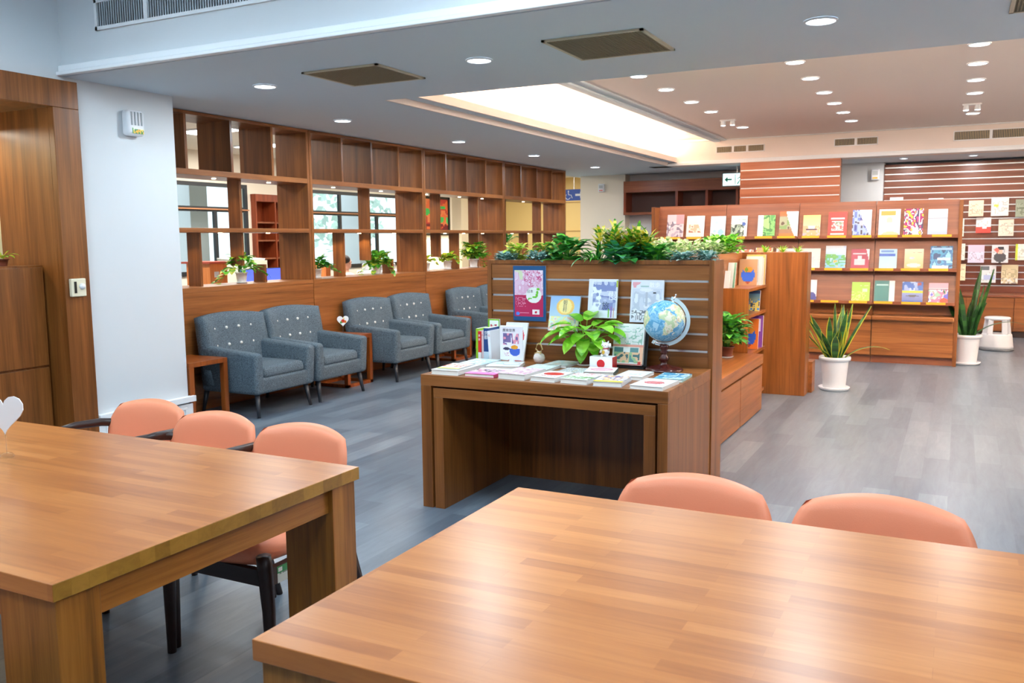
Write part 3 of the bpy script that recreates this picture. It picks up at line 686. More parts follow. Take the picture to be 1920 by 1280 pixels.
# tall green plant beyond the third unit
potted('potted_plant', 'tall dark green plant standing in the corridor beyond the shelving', -7.6, 14.6, 0, .16, .34, DG, .38, 1.3, 120, L=.26, W=.13)

# ================================================================== ARMCHAIRS + SIDE TABLES
def rbox(mb_pts, name, mat, parent, bev, seg=5):
    o = MB().hexa(mb_pts).build(name, mat, parent, local=True, smooth=True)
    b = o.modifiers.new('bevel', 'BEVEL'); b.width = bev; b.segments = seg; b.limit_method = 'NONE'
    return o
def hx(x0, x1, y0, y1, z0, z1): return [(x0, y0, z0), (x1, y0, z0), (x1, y1, z0), (x0, y1, z0), (x0, y0, z1), (x1, y0, z1), (x1, y1, z1), (x0, y1, z1)]
def make_armchair(loc, lab):
    t = thing('armchair', lab, 'armchair', loc, 'tufted armchairs along the shelving')
    rbox([(-.30, -.35, .20), (.335, -.36, .20), (.335, .36, .20), (-.30, .35, .20), (-.30, -.35, .34), (.35, -.36, .34), (.35, .36, .34), (-.30, .35, .34)], 'seat_base', FAB, t, .025)
    for s in (-1, 1):
        a, b_ = (s*.375, s*.265); a2, b2 = (s*.392, s*.29)
        y_ = sorted((a, b_)); y2 = sorted((a2, b2))
        rbox([(-.30, y_[0], .20), (.35, y_[0], .20), (.35, y_[1], .20), (-.30, y_[1], .20), (-.24, y2[0], .60), (.365, y2[0], .555), (.365, y2[1], .555), (-.24, y2[1], .60)], 'armrest', FAB, t, .035)
    # curved tufted back: grid
    m = MB(); nu, nv = 14, 10; fr = []; bk = []
    for j in range(nv+1):
        v = j/nv
        for i in range(nu+1):
            u = i/nu*2-1; y = u*.385*(1-.02*v); z = .26+v*.61-.03*u*u*v
            curve = .095*abs(u)**3.5; x = -.185-.105*v+curve
            if abs(u) < .95 and .45 < v < .95: x += -.006*math.cos((u*4)*PI)*.5
            e = min(1, (1-abs(u))/.09, (1-v)/.09+.0); e = max(0, e); rnd = .045*(1-math.sqrt(max(0, 1-(1-e)**2)))
            fr.append((x-rnd, y, z)); bk.append((-.315-.075*v+rnd*.7+.02*abs(u)**4, y, z))
    W_ = nu+1; m.v = fr+bk; o_ = len(fr)
    for j in range(nv):
        for i in range(nu):
            a = j*W_+i; m.f.append((a, a+1, a+1+W_, a+W_)); m.f.append((o_+a, o_+a+W_, o_+a+1+W_, o_+a+1)); m.c += [None, None]
    for i in range(nu):
        m.f.append((i+1, i, o_+i, o_+i+1)); a = nv*W_+i; m.f.append((a, a+1, o_+a+1, o_+a)); m.c += [None, None]
    for j in range(nv):
        a = j*W_; m.f.append((a, a+W_, o_+a+W_, o_+a)); a += nu; m.f.append((a+W_, a, o_+a, o_+a+W_)); m.c += [None, None]
    bo = m.build('backrest', FAB, t, smooth=True, local=True)
    rbox([(-.20, -.262, .335), (.345, -.262, .335), (.345, .262, .335), (-.20, .262, .335), (-.20, -.262, .435), (.325, -.262, .43), (.325, .262, .43), (-.20, .262, .435)], 'seat_cushion', FAB, t, .035)
    for r, z in ((0, .735), (1, .585)):
        v = (z-.26)/.61
        for k in range(4):
            y = (-.225, -.075, .075, .225)[k]
            MB().ball((-.185-.105*v+.002, y, z), .0145, 10, 6).build('button', PEARL, bo, local=True, smooth=True)
    for sx, sy in ((1, 1), (1, -1), (-1, 1), (-1, -1)):
        MB().tube([(sx*.29-.0, sy*.31, .21), (sx*.325, sy*.335, 0)], [.024, .014], 12).build('leg', LEGD, t, local=True, smooth=True)
    return t
labs = ['blue-grey tufted armchair beside the white column, nearest of the row', 'blue-grey tufted armchair second from the column', 'blue-grey tufted armchair third from the column, right of the first shared side table',
        'blue-grey tufted armchair fourth from the column', 'blue-grey tufted armchair partly hidden behind the display counter', 'blue-grey armchair farthest in the row, only a sliver showing past its neighbour']
a0 = make_armchair((-5.595, 5.905, 0), labs[0])
for y, lb in zip((6.71, 7.975, 8.81, 10.12, 10.93), labs[1:]): dup(a0, (-5.595, y, 0), lb)
def side_table(y0, y1, lab, x0=-5.95, x1=-5.52):
    t = thing('side_table', lab, 'side table', ((x0+x1)/2, (y0+y1)/2, 0), 'dark wood side tables between armchairs')
    B(x0, x1, y0, y1, .485, .525).build('tabletop', SIDEW, t, bevel=.002)
    for xa in (x0, x1-.045):
        for ya in (y0, y1-.045): B(xa, xa+.045, ya, ya+.045, .03, .485).build('leg', SIDEW, t)
    m = MB()
    for xa in (x0, x1-.045): m.box(xa, xa+.045, y0, y1, 0, .03)
    for ya in (y0, y1-.045): m.box(x0, x1, ya, ya+.045, 0, .03)
    m.build('base_frame', SIDEW, t)
SIDEW = wood('dark_side_table_wood', 'z', (104, 50, 16), (140, 70, 24), (166, 90, 38), scale=1.6)
side_table(5.07, 5.485, 'dark wood side table beside the white column'); side_table(7.125, 7.555, 'dark wood side table between second and third armchairs')
side_table(9.25, 9.69, 'dark wood side table between fourth and fifth armchairs')
def heart(mb, O, U, V, s, col=None, n=26, th=.002):
    O, U, V = Vector(O), Vector(U), Vector(V); Nn = U.cross(V).normalized()*th
    pts = []
    for k in range(n):
        a = 2*PI*k/n; x = 16*math.sin(a)**3/17; y = (13*math.cos(a)-5*math.cos(2*a)-2*math.cos(3*a)-math.cos(4*a))/17
        pts.append(O+U*x*s+V*y*s)
    m = len(mb.v); mb.v += [tuple(p+Nn) for p in pts]+[tuple(p-Nn) for p in pts]
    mb.f.append(tuple(m+k for k in range(n))); mb.c.append(col); mb.f.append(tuple(m+n+k for k in reversed(range(n)))); mb.c.append(col)
    for k in range(n): mb.f.append((m+k, m+n+k, m+n+(k+1) % n, m+(k+1) % n)); mb.c.append(col)
def card_holder(x, y, z, s, ang, lab, hh=.10, pic=False):
    t = thing('card_holder', lab, 'card holder', (x, y, z))
    MB().lathe([(.022, z), (.024, z+.006), (.018, z+.014), (.008, z+.017)], 12, (x, y)).build('base', ACRYL, t)
    MB().tube([(x, y, z+.012), (x, y, z+hh)], .0012, 6).build('wire', CHROME, t)
    B(x-.004, x+.004, y-.004, y+.004, z+hh-.012, z+hh+.012).build('clip', ACRYL, t)
    m = MB(); U = (math.cos(ang), math.sin(ang), 0); heart(m, (x, y, z+hh+s*.95), U, (0, 0, 1), s, (240, 242, 244))
    if pic:
        Nn = Vector(U).cross(Vector((0, 0, 1))); 
        for (a, b_, r, c) in ((.0, -.1, .3, (214, 60, 40)), (.35, -.2, .22, (232, 140, 60)), (-.3, -.3, .2, (90, 150, 70)), (.15, .3, .15, (240, 220, 150))):
            q = Vector((x, y, z+hh+s*.95))+Vector(U)*a*s+Vector((0, 0, b_*s))+Nn*.003
            m.poly([q+Vector(U)*r*s*math.cos(k*PI/5)+Vector((0, 0, r*s*math.sin(k*PI/5))) for k in range(10)], c)
    m.build('card', PRINT, t)
card_holder(-5.62, 7.2, .525, .065, .9, 'heart shaped card with fruit print standing on the middle side table', .10, True)

# ================================================================== READING TABLES + CHAIRS
ENDG = blocks('end_grain_edge', [(104, 66, 14), (134, 92, 24), (158, 112, 38), (120, 80, 18)], .046, .046, rough=.4, grain=(30, 30, 40), mixn=.6)
def reading_table(x0, x1, y0, y1, lab):
    t = thing('reading_table', lab, 'table', ((x0+x1)/2, (y0+y1)/2, 0), 'butcher block reading tables')
    B(x0, x1, y0, y1, .718, .76).build('tabletop', TABLE, t, bevel=.002)
    tt = [c for c in t.children if c.name.startswith('tabletop')][0]; tt.data.materials.append(ENDG)
    for q in tt.data.polygons:
        if abs(q.normal.x) > .9: q.material_index = 1
    for xa, s in ((x0+.012, 1), (x1-.012, -1)):
        for ya, q in ((y0+.012, 1), (y1-.012, -1)):
            xs_ = sorted((xa, xa+s*.20)); y_s = sorted((ya, ya+q*.115))
            B(xs_[0], xs_[1], y_s[0], y_s[1], 0, .718).build('leg', TABLEV, t, bevel=.002)
    for xa in (x0+.03, x1-.055): B(xa, xa+.025, y0+.127, y1-.127, .635, .718).build('apron', TABLEY, t)
    for ya in (y0+.03, y1-.055): B(x0+.212, x1-.212, ya, ya+.025, .635, .718).build('apron', wood('acacia_apron_x', 'x', (104, 58, 14), (146, 88, 28), (172, 110, 46), rough=.4, scale=1.6), t)
reading_table(-4.35, -1.735, 1.18, 2.283, 'large butcher block reading table at lower left')
reading_table(-1.152, 1.45, 1.172, 2.29, 'large butcher block reading table at lower right, nearest the viewer')
card_holder(-2.935, 1.865, .76, .080, .35, 'white heart shaped card on acrylic holder on the left reading table', .085)

def pad(w_, h_, th, curve, lean, nu=24, nv=14, pw=2.6, dome=.0):
    """rounded, curved upholstered pad in local x (width) / z (height); front faces -y"""
    m = MB(); F = []; K = []
    for j in range(nv+1):
        for i in range(nu+1):
            u, v = i/nu*2-1, j/nv*2-1
            # squircle mapping
            x = u*math.sqrt(1-v*v*.5*.62); z = v*math.sqrt(1-u*u*.5*.78)
            e = max(abs(u), abs(v))**pw; t_ = th*.5*(1-e**2.2)**.5 if e < 1 else 0
            X = x*w_/2; Z = z*h_/2; Y = -curve*(x*x)+lean*Z
            F.append((X, Y-t_-dome*(1-x*x)*(1-z*z), Z)); K.append((X, Y+t_, Z))
    W_ = nu+1; o_ = len(F); m.v = F+K
    for j in range(nv):
        for i in range(nu):
            a = j*W_+i; m.f += [(a, a+1, a+1+W_, a+W_), (o_+a, o_+a+W_, o_+a+1+W_, o_+a+1)]; m.c += [None, None]
    for i in range(nu):
        a = nv*W_+i; m.f += [(i+1, i, o_+i, o_+i+1), (a, a+1, o_+a+1, o_+a)]; m.c += [None, None]
    for j in range(nv):
        a = j*W_; b_ = a+nu; m.f += [(a, a+W_, o_+a+W_, o_+a), (b_+W_, b_, o_+b_, o_+b_+W_)]; m.c += [None, None]
    return m
def make_chair(loc, lab, arms=False, sticker=False, rotz=0, grp='orange chairs at the reading tables'):
    t = thing('reading_chair', lab, 'chair', loc, grp, rotz)
    m = pad(.485, .285, .055, .055, .22); m.move(Matrix.Translation((0, .235, .637))); m.build('backrest', ORANGE, t, smooth=True, local=True, clean=True)
    m = pad(.475, .52, .09, 0, 0, pw=3.2); m.move(Matrix.Translation((0, -.055, .432)) @ Matrix.Rotation(PI/2, 4, 'X')); m.build('seat', ORANGE, t, smooth=True, local=True, clean=True)
    for s in (-1, 1):
        MB().tube([(s*.235, -.272, .445), (s*.235, -.268, .40), (s*.237, -.26, .25), (s*.24, -.262, 0)], [.026, .027, .023, .016], 12).build('leg', DARK, t, local=True, smooth=True)
        MB().tube([(s*.17, .262, .60), (s*.19, .225, .48), (s*.205, .20, .40), (s*.23, .24, .2), (s*.25, .285, 0)], [.013, .018, .022, .019, .014], 12).build('leg', DARK, t, local=True, smooth=True)
        B(s*.235-.013, s*.235+.013, -.25, .20, .335, .395).build('rail', DARK, t, local=True)
    for y in (-.262, .19): B(-.225, .225, y-.012, y+.012, .335, .392).build('rail', DARK, t, local=True)
    if arms:
        for s in (-1, 1):
            MB().tube([(s*.12, .285, .640), (s*.215, .245, .655), (s*.252, .15, .67), (s*.256, .02, .678), (s*.252, -.06, .675)], [.014, .019, .019, .017, .013], 10, flat=1.0).build('armrest', DARK, t, local=True, smooth=True)
            MB().tube([(s*.252, -.03, .675), (s*.240, -.22, .44)], [.012, .016], 10).build('arm_support', DARK, t, local=True, smooth=True)
    if sticker:
        m = MB(); sheet(m, (.250, -.225, .335), (.250, -.135, .335), (.250, -.225, .393), [('bg', (222, 232, 226)), ('rect', 0, .62, 1, 1, (40, 150, 84)), ('lines', .08, .08, .92, .55, 26, 18, (130, 150, 140)), ('rect', .05, .68, .3, .94, (240, 245, 240))], 18, 12)
        m.build('sticker', PRINT, t, local=True)
    return t
make_chair((-2.285, 2.43, 0), 'orange padded chair at the left table, nearest its right corner, seat visible below', sticker=True)
make_chair((-2.785, 2.47, 0), 'orange padded chair at the left table, middle of the three', arms=True)
make_chair((-3.29, 2.56, 0), 'orange padded chair at the left table, farthest left of the three', arms=True)
make_chair((-.685, 2.33, 0), 'orange padded chair behind the right table, left one', grp='orange chairs at the reading tables')
make_chair((-.160, 2.33, 0), 'orange padded chair behind the right table, right one')
make_chair((-2.35, .98, 0), 'orange padded chair at the near side of the left table, glimpsed at bottom left', rotz=PI)

# ================================================================== DISPLAY COUNTER
t = thing('display_counter', 'walnut display counter with open knee space in the room centre', 'counter', (-1.94, 4.48, 0))
CX0, CX1, CY0, CY1 = -2.65, -1.23, 4.07, 4.893
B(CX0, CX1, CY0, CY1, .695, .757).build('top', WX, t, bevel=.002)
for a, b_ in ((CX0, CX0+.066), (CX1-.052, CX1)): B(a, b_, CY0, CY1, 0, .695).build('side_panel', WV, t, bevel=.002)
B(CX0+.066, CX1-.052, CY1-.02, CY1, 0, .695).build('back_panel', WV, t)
t = thing('nesting_table', 'slightly smaller walnut table nested under the display counter', 'table', (-1.93, 4.45, 0))
NX0, NX1 = CX0+.078, CX1-.064
B(NX0, NX1, CY0+.004, CY1-.03, .632, .684).build('top', WX, t, bevel=.002)
for a, b_ in ((NX0, NX0+.062), (NX1-.06, NX1)): B(a, b_, CY0+.004, CY1-.03, 0, .632).build('side_panel', WV, t, bevel=.002)
# slat back with planter
t = thing('slatted_display_panel', 'walnut slatted display panel with planter top behind the counter', 'display panel', (-1.95, 5.0, 0))
X0, X1, Y0, Y1 = -2.668, -1.222, 4.896, 5.12
f = MB(); f.box(X0, X0+.028, Y0, Y1, 0, 1.37); f.box(X1-.028, X1, Y0, Y1, 0, 1.37); f.box(X0+.028, X1-.028, Y0, Y0+.02, 1.345, 1.37); f.box(X0+.028, X1-.028, Y1-.02, Y1, 0, 1.37)
f.build('frame', WV, t, bevel=.0015)
gz = [1.25, 1.15, 1.05, .95, .85]; s_ = MB(); al = MB(); prev = 1.345
for z in gz+[.0]:
    if z: s_.box(X0+.028, X1-.028, Y0+.008, Y0+.024, z+.006, prev); al.box(X0+.034, X1-.034, Y0+.012, Y0+.02, z-.0065, z+.0065); prev = z-.006
s_.box(X0+.028, X1-.028, Y0+.008, Y0+.024, 0, prev)
s_.build('slats', WX, t, bevel=.001); al.build('groove_insert', ALU, t)
B(X0+.03, X1-.03, Y0+.03, Y1-.025, 1.28, 1.325).build('planter_soil', SOIL, t)
# plants in the planter
def clump(name, lab, x, y, z, cols, R, H, n, L=.08, W=.05, el=(0, 1.1), bend=1.0, heart=True, kind='plant', grp=None, fold=.25):
    m = MB(); bush(m, (x, y, z), R, H, n, cols, L, W, el, bend, heart, True, fold)
    o = m.build(name, LEAF); return tag(o, lab, 'plant', grp)
zt = 1.33; G1 = 'plants in the counter planter'
clump('silver_plant', 'low silvery blue plant at the left end of the planter', -2.56, 4.965, zt+.03, SIL, .085, .045, 130, .042, .024, (.1, 1.1), .8, grp=G1)
clump('silver_plant', 'low silvery blue plant above the pink poster', -2.34, 4.965, zt+.03, SIL, .085, .05, 130, .042, .024, (.1, 1.1), .8, grp=G1)
clump('leafy_plant', 'yellow-green leafy plant behind the leftmost silvery plant', -2.52, 5.05, zt, YG, .10, .13, 50, .06, .04, grp=G1)
clump('leafy_plant', 'yellow-green leafy plant between the silvery plants and the dark pothos', -2.33, 5.06, zt, YG, .09, .14, 44, .06, .04, grp=G1)
clump('pothos', 'glossy dark green pothos left of centre in the planter', -2.16, 5.0, zt, DG+GR, .13, .16, 70, .10, .07, (.25, 1.1), .9, grp=G1)
m = MB()
for k in range(46):
    az = random.uniform(0, 2*PI); leaf(m, (-1.965+.02*math.cos(az), 5.0+.02*math.sin(az), zt), az, random.uniform(.7, 1.45), random.uniform(.16, .27), .014, random.uniform(.8, 1.8), GR+DG, False, .1, 7)
tag(m.build('spider_plant', LEAF), 'grassy spider plant with thin arching leaves in the planter', 'plant', G1)
def croton(x, lab):
    m = MB()
    for s in range(9):
        bx_, by_ = x+random.uniform(-.09, .09), 5.03+random.uniform(-.03, .03); h = random.uniform(.13, .22)
        m.tube([(bx_, by_, zt), (bx_, by_, zt+h)], .003, 5, (110, 130, 60))
        for k in range(26):
            az = random.uniform(0, 2*PI); leaf(m, (bx_, by_, zt+h*random.uniform(.35, 1)), az, random.uniform(.3, 1.3), random.uniform(.07, .12), .022, .6, [(104, 170, 40), (222, 204, 60), (236, 220, 110), (70, 140, 40)], False, .1, 4)
    tag(m.build('croton', LEAF), lab, 'plant', G1)
croton(-1.88, 'tall yellow-speckled croton in the planter beside the spider plant'); croton(-1.70, 'tall yellow-speckled croton in the planter above the left hanging book')
clump('pothos', 'large dark green pothos at the middle of the planter', -1.78, 4.97, zt, DG+[(60, 140, 110), (90, 160, 130)], .14, .11, 80, .09, .07, (.2, 1.0), .9, grp=G1)
clump('pothos', 'bright green pothos right of the planter centre', -1.60, 5.0, zt, GR+DG, .11, .11, 55, .085, .06, (.2, 1.0), .9, grp=G1)
clump('silver_plant', 'low silvery blue plant above the right hanging book', -1.42, 4.965, zt+.03, SIL, .085, .045, 130, .042, .024, (.1, 1.1), .8, grp=G1)
clump('silver_plant', 'low silvery blue plant at the right end of the planter', -1.28, 4.97, zt+.03, SIL, .07, .045, 100, .042, .024, (.1, 1.1), .8, grp=G1)

# ---- poster and books on the slats
def sheet_thing(name, lab, cat, x0, x1, z0, z1, ops, nu, nv, yt, yb=None, th=.004, texts=(), grp=None, mat=None):
    """flat printed thing; yt / yb = y of its top and bottom front edge"""
    yb = yt if yb is None else yb
    m = MB(); q = [(x0, yb, z0), (x1, yb, z0), (x1, yb+th, z0), (x0, yb+th, z0), (x0, yt, z1), (x1, yt, z1), (x1, yt+th, z1), (x0, yt+th, z1)]
    m.hexa(q, (232, 230, 226)); V = (Vector(q[4])-Vector(q[0]))
    e = Vector((1, 0, 0)).cross(V.normalized())*.0006
    sheet(m, Vector(q[0])+e, Vector(q[1])+e, Vector(q[4])+e, ops, nu, nv)
    for (txt, size, u, v, col) in texts:
        writing(m, txt, size, Vector(q[0])+e+Vector((x1-x0, 0, 0))*u+V*v, (1, 0, 0), V, col)
    return tag(m.build(name, mat or PRINT), lab, cat, grp)
PY = Y0-.002
JP = [('bg', (24, 84, 134)), ('rect', .045, .47, .915, .92, (232, 200, 222)), ('noise', .045, .47, .915, .92, 10, 1, [None, (240, 222, 236), (226, 180, 208), (232, 196, 220), None]),
      ('noise', .35, .62, .9, .92, 22, 8, [None, None, None, (208, 90, 140), None, None]), ('noise', .045, .75, .3, .92, 8, 3, [None, (214, 226, 190), None]), ('rect', .045, .085, .915, .47, (190, 38, 88)),
      ('lines', .07, .26, .38, .44, 75, 34, (222, 150, 176)), ('ell', .63, .47, .235, .143, (238, 242, 236)),
      ('ell', .77, .58, .05, .022, (110, 200, 50)), ('ell', .74, .52, .035, .03, (110, 200, 50)), ('ell', .72, .47, .035, .03, (110, 200, 50)), ('ell', .66, .435, .07, .018, (110, 200, 50)), ('ell', .52, .41, .05, .012, (110, 200, 50)), ('ell', .47, .395, .03, .012, (110, 200, 50)),
      ('rect', .59, .12, .80, .205, (244, 240, 240)), ('ell', .695, .163, .035, .022, (200, 30, 60)), ('ell', .14, .13, .06, .03, (70, 130, 220)), ('rect', .2, .145, .48, .152, (230, 170, 190))]
sheet_thing('poster', 'dark blue bordered pink poster with cherry blossom and map circle', 'poster', -2.483, -2.258, .992, 1.334, JP, 70, 100, PY, th=.003, texts=[('日本', .022, .52, .535, (30, 50, 50))])
def hang_book(lab, x0, x1, z0, z1, yt, yb, ops, texts, nu=44, nv=60, th=.012, grp='books on the slatted panel'):
    return sheet_thing('book', lab, 'book', x0, x1, z0, z1, ops, nu, nv, yt, yb, th, texts, grp)
hang_book('pale blue book with a yellow lantern cover, lowest of the three hanging books', -2.215, -2.02, .945, 1.152, PY-.016, PY-.07,
          [('grad', (206, 226, 214), (140, 180, 226)), ('ell', .52, .70, .30, .24, (246, 196, 96)), ('ell', .52, .70, .22, .20, (250, 226, 140)), ('rect', .42, .56, .60, .86, (244, 224, 150)),
           ('noise', 0, 0, 1, .42, 9, 2, [(196, 224, 200), (240, 228, 150), (214, 236, 226), (236, 190, 170), (160, 200, 210)])], [('朝', .028, .51, .82, (70, 70, 50)), ('日', .028, .51, .71, (70, 70, 50)), ('村', .028, .51, .60, (70, 70, 50))])
hang_book('white book with blue-grey photo cover and large characters, middle hanging book', -1.965, -1.783, 1.03, 1.258, PY-.016, PY-.05,
          [('bg', (226, 230, 238)), ('rect', .16, .2, .95, .93, (150, 160, 204)), ('noise', .16, .2, .95, .93, 5, 6, [(196, 204, 228), (170, 180, 214), (128, 140, 194), (206, 212, 232)]), ('noise', .1, .2, .45, .8, 9, 3, [None, (236, 240, 246), None]),
           ('rect', .70, .02, .75, .24, (130, 196, 70)), ('rect', .79, .02, .84, .30, (150, 110, 180)), ('rect', .88, .02, .91, .27, (206, 130, 90)), ('rect', .95, .8, 1, .97, (180, 200, 40))],
          [('慢', .058, .84, .56, (240, 244, 250)), ('旅', .05, .62, .30, (40, 50, 80)), ('時間', .03, .28, .90, (240, 244, 250))])
hang_book('pale grey photo-collage book hanging behind the globe', -1.700, -1.503, 1.012, 1.256, PY-.016, PY-.05,
          [('bg', (222, 226, 234)), ('noise', .05, .25, .95, .8, 6, 11, [(230, 232, 238), (206, 212, 224), (190, 198, 212), (226, 230, 238)]), ('rect', .45, .38, .52, .72, (180, 186, 198)), ('noise', .05, .05, .95, .28, 12, 5, [(224, 228, 232), (120, 124, 130), (236, 238, 240), (150, 150, 154)]), ('ell', .72, .70, .05, .015, (40, 44, 50)), ('noise', .05, .82, .3, .95, 10, 2, [None, (226, 160, 170)]), ('rect', .3, .83, .55, .87, (160, 190, 186))],
          [('散歩', .032, .72, .88, (250, 250, 252))])
# ---- lying books on the counter
TOPZ = .757
def lying(lab, fl, fr, d, h, ops, texts=(), z=TOPZ, name='book', nu=26, nv=30, grp='books lying on the display counter', spine=(226, 226, 224)):
    fl, fr = Vector((*fl, 0)), Vector((*fr, 0)); U = (fr-fl).normalized(); V = Vector((-U.y, U.x, 0)); w_ = (fr-fl).length
    t = thing(name, lab, 'book', (*(fl.xy+(U*w_+V*d).xy/2), z), grp)
    def q(u, v, zz): p = fl+U*u+V*v; return Vector((p.x, p.y, zz))
    MB().hexa([q(.003, .003, z+.0015), q(w_-.003, .003, z+.0015), q(w_-.003, d-.003, z+.0015), q(.003, d-.003, z+.0015), q(.003, .003, z+h-.0015), q(w_-.003, .003, z+h-.0015), q(w_-.003, d-.003, z+h-.0015), q(.003, d-.003, z+h-.0015)]).build('pages', PAGES, t)
    m = MB()
    for z0, z1 in ((z, z+.0015), (z+h-.0015, z+h)): m.hexa([q(0, 0, z0), q(w_, 0, z0), q(w_, d, z0), q(0, d, z0), q(0, 0, z1), q(w_, 0, z1), q(w_, d, z1), q(0, d, z1)], spine)
    m.hexa([q(w_-.002, 0, z), q(w_, 0, z), q(w_, d, z), q(w_-.002, d, z), q(w_-.002, 0, z+h), q(w_, 0, z+h), q(w_, d, z+h), q(w_-.002, d, z+h)], spine)
    sheet(m, q(0, 0, z+h+.0004), q(w_, 0, z+h+.0004), q(0, d, z+h+.0004), ops, nu, nv)
    for (txt, size, u, v, col) in texts: writing(m, txt, size, q(w_*u, d*v, z+h+.0006), U, V, col)
    m.build('cover', PRINT, t); return t
PINKN = [(240, 222, 230), (232, 196, 210), (246, 238, 240), (214, 160, 180)]
lying('thick white book under a magazine at the left end of the counter', (-2.60, 4.10), (-2.425, 4.10), .25, .026, [('bg', (236, 236, 234))])
lying('blue-white magazine with red print lying at the back left of the counter', (-2.60, 4.36), (-2.43, 4.36), .26, .022, [('bg', (206, 226, 232)), ('noise', 0, .2, 1, .9, 8, 3, [None, (236, 244, 246), (170, 206, 216)])])
lying('open magazine with red and yellow print on top of the leftmost book', (-2.575, 4.12), (-2.44, 4.13), .22, .006, [('bg', (240, 238, 236)), ('noise', 0, .3, 1, .8, 7, 4, [None, (226, 90, 70), (244, 170, 150), None]), ('rect', 0, 0, 1, .16, (222, 214, 60)), ('rect', 0, .92, 1, 1, (30, 60, 60))], z=TOPZ+.027)
lying('bright pink book with dark lettering in the front row', (-2.385, 4.10), (-2.205, 4.105), .22, .018, [('bg', (240, 226, 234)), ('rect', 0, 0, 1, .3, (236, 96, 190)), ('noise', 0, .35, 1, .8, 9, 7, [None, (60, 40, 50), (220, 150, 180), None])], spine=(206, 60, 110))
lying('thick book with pale pink blossom cover in the front row', (-2.185, 4.11), (-2.02, 4.10), .24, .030, [('bg', (244, 238, 238)), ('noise', 0, 0, 1, 1, 8, 12, PINKN+[None])])
lying('white book with a red sun shape on its cover in the front row', (-1.995, 4.115), (-1.845, 4.10), .215, .024, [('bg', (240, 240, 240)), ('ell', .5, .58, .38, .22, (222, 50, 50)), ('lines', .1, .2, .9, .3, 60, 20, (200, 120, 110))])
lying('white book with green foliage cover in the front row', (-1.82, 4.11), (-1.665, 4.10), .215, .024, [('bg', (238, 240, 236)), ('noise', 0, .1, 1, .45, 8, 5, [None, (120, 170, 100), (170, 200, 150), None]), ('noise', 0, .7, 1, 1, 8, 6, [None, (226, 150, 160), None])])
lying('pale book with yellow edge and purple drawing in the front row', (-1.63, 4.09), (-1.48, 4.105), .21, .024, [('bg', (236, 236, 240)), ('rect', 0, 0, 1, .2, (236, 216, 60)), ('noise', .1, .25, 1, .95, 6, 8, [None, (120, 110, 170), (240, 190, 130), None])], spine=(206, 216, 226))
lying('white book with a red oval emblem at the right front corner', (-1.435, 4.09), (-1.262, 4.08), .24, .018, [('bg', (242, 242, 242)), ('ell', .5, .5, .30, .17, (206, 56, 60)), ('ell', .5, .5, .26, .13, (230, 150, 150)), ('lines', .3, .42, .7, .58, 30, 14, (190, 30, 40))])
lying('sky blue thin book near the globe', (-1.398, 4.365), (-1.245, 4.37), .21, .014, [('grad', (120, 190, 216), (40, 120, 170)), ('noise', 0, 0, 1, 1, 6, 10, [None, (220, 238, 244), None, (90, 160, 190)])], spine=(170, 210, 206))
lying('pale white book behind the yellow-edged book', (-1.60, 4.345), (-1.455, 4.345), .205, .018, [('bg', (234, 240, 238)), ('noise', .3, .3, .8, .6, 9, 10, [None, (196, 206, 220), None])])
lying('book with red oval and white cover in front of the flag box', (-1.795, 4.375), (-1.635, 4.41), .19, .022, [('bg', (240, 240, 242)), ('ell', .5, .55, .38, .25, (214, 90, 120)), ('ell', .5, .55, .30, .18, (240, 190, 200))], spine=(60, 90, 90))
lying('grey patterned magazine in the middle row', (-1.965, 4.375), (-1.81, 4.37), .19, .012, [('bg', (200, 206, 208)), ('noise', 0, 0, 1, 1, 12, 13, [None, (150, 160, 166), (226, 228, 226), (186, 176, 140)])])
lying('pale green-white booklet in the middle row behind the red sun book', (-2.185, 4.40), (-2.03, 4.40), .20, .014, [('bg', (224, 234, 230)), ('noise', 0, 0, 1, 1, 8, 14, [None, (200, 220, 216), (240, 240, 236)])])
lying('pale booklet with faint print before the straw-tied ornament', (-2.15, 4.61), (-1.998, 4.60), .20, .012, [('bg', (226, 232, 230)), ('noise', 0, 0, 1, 1, 9, 15, [None, (196, 214, 214), (236, 220, 206)])])
lying('white book under the small sign stand', (-2.40, 4.37), (-2.215, 4.42), .20, .02, [('bg', (236, 240, 240)), ('noise', 0, .4, 1, 1, 7, 16, [None, (200, 226, 226), (240, 220, 226)])])
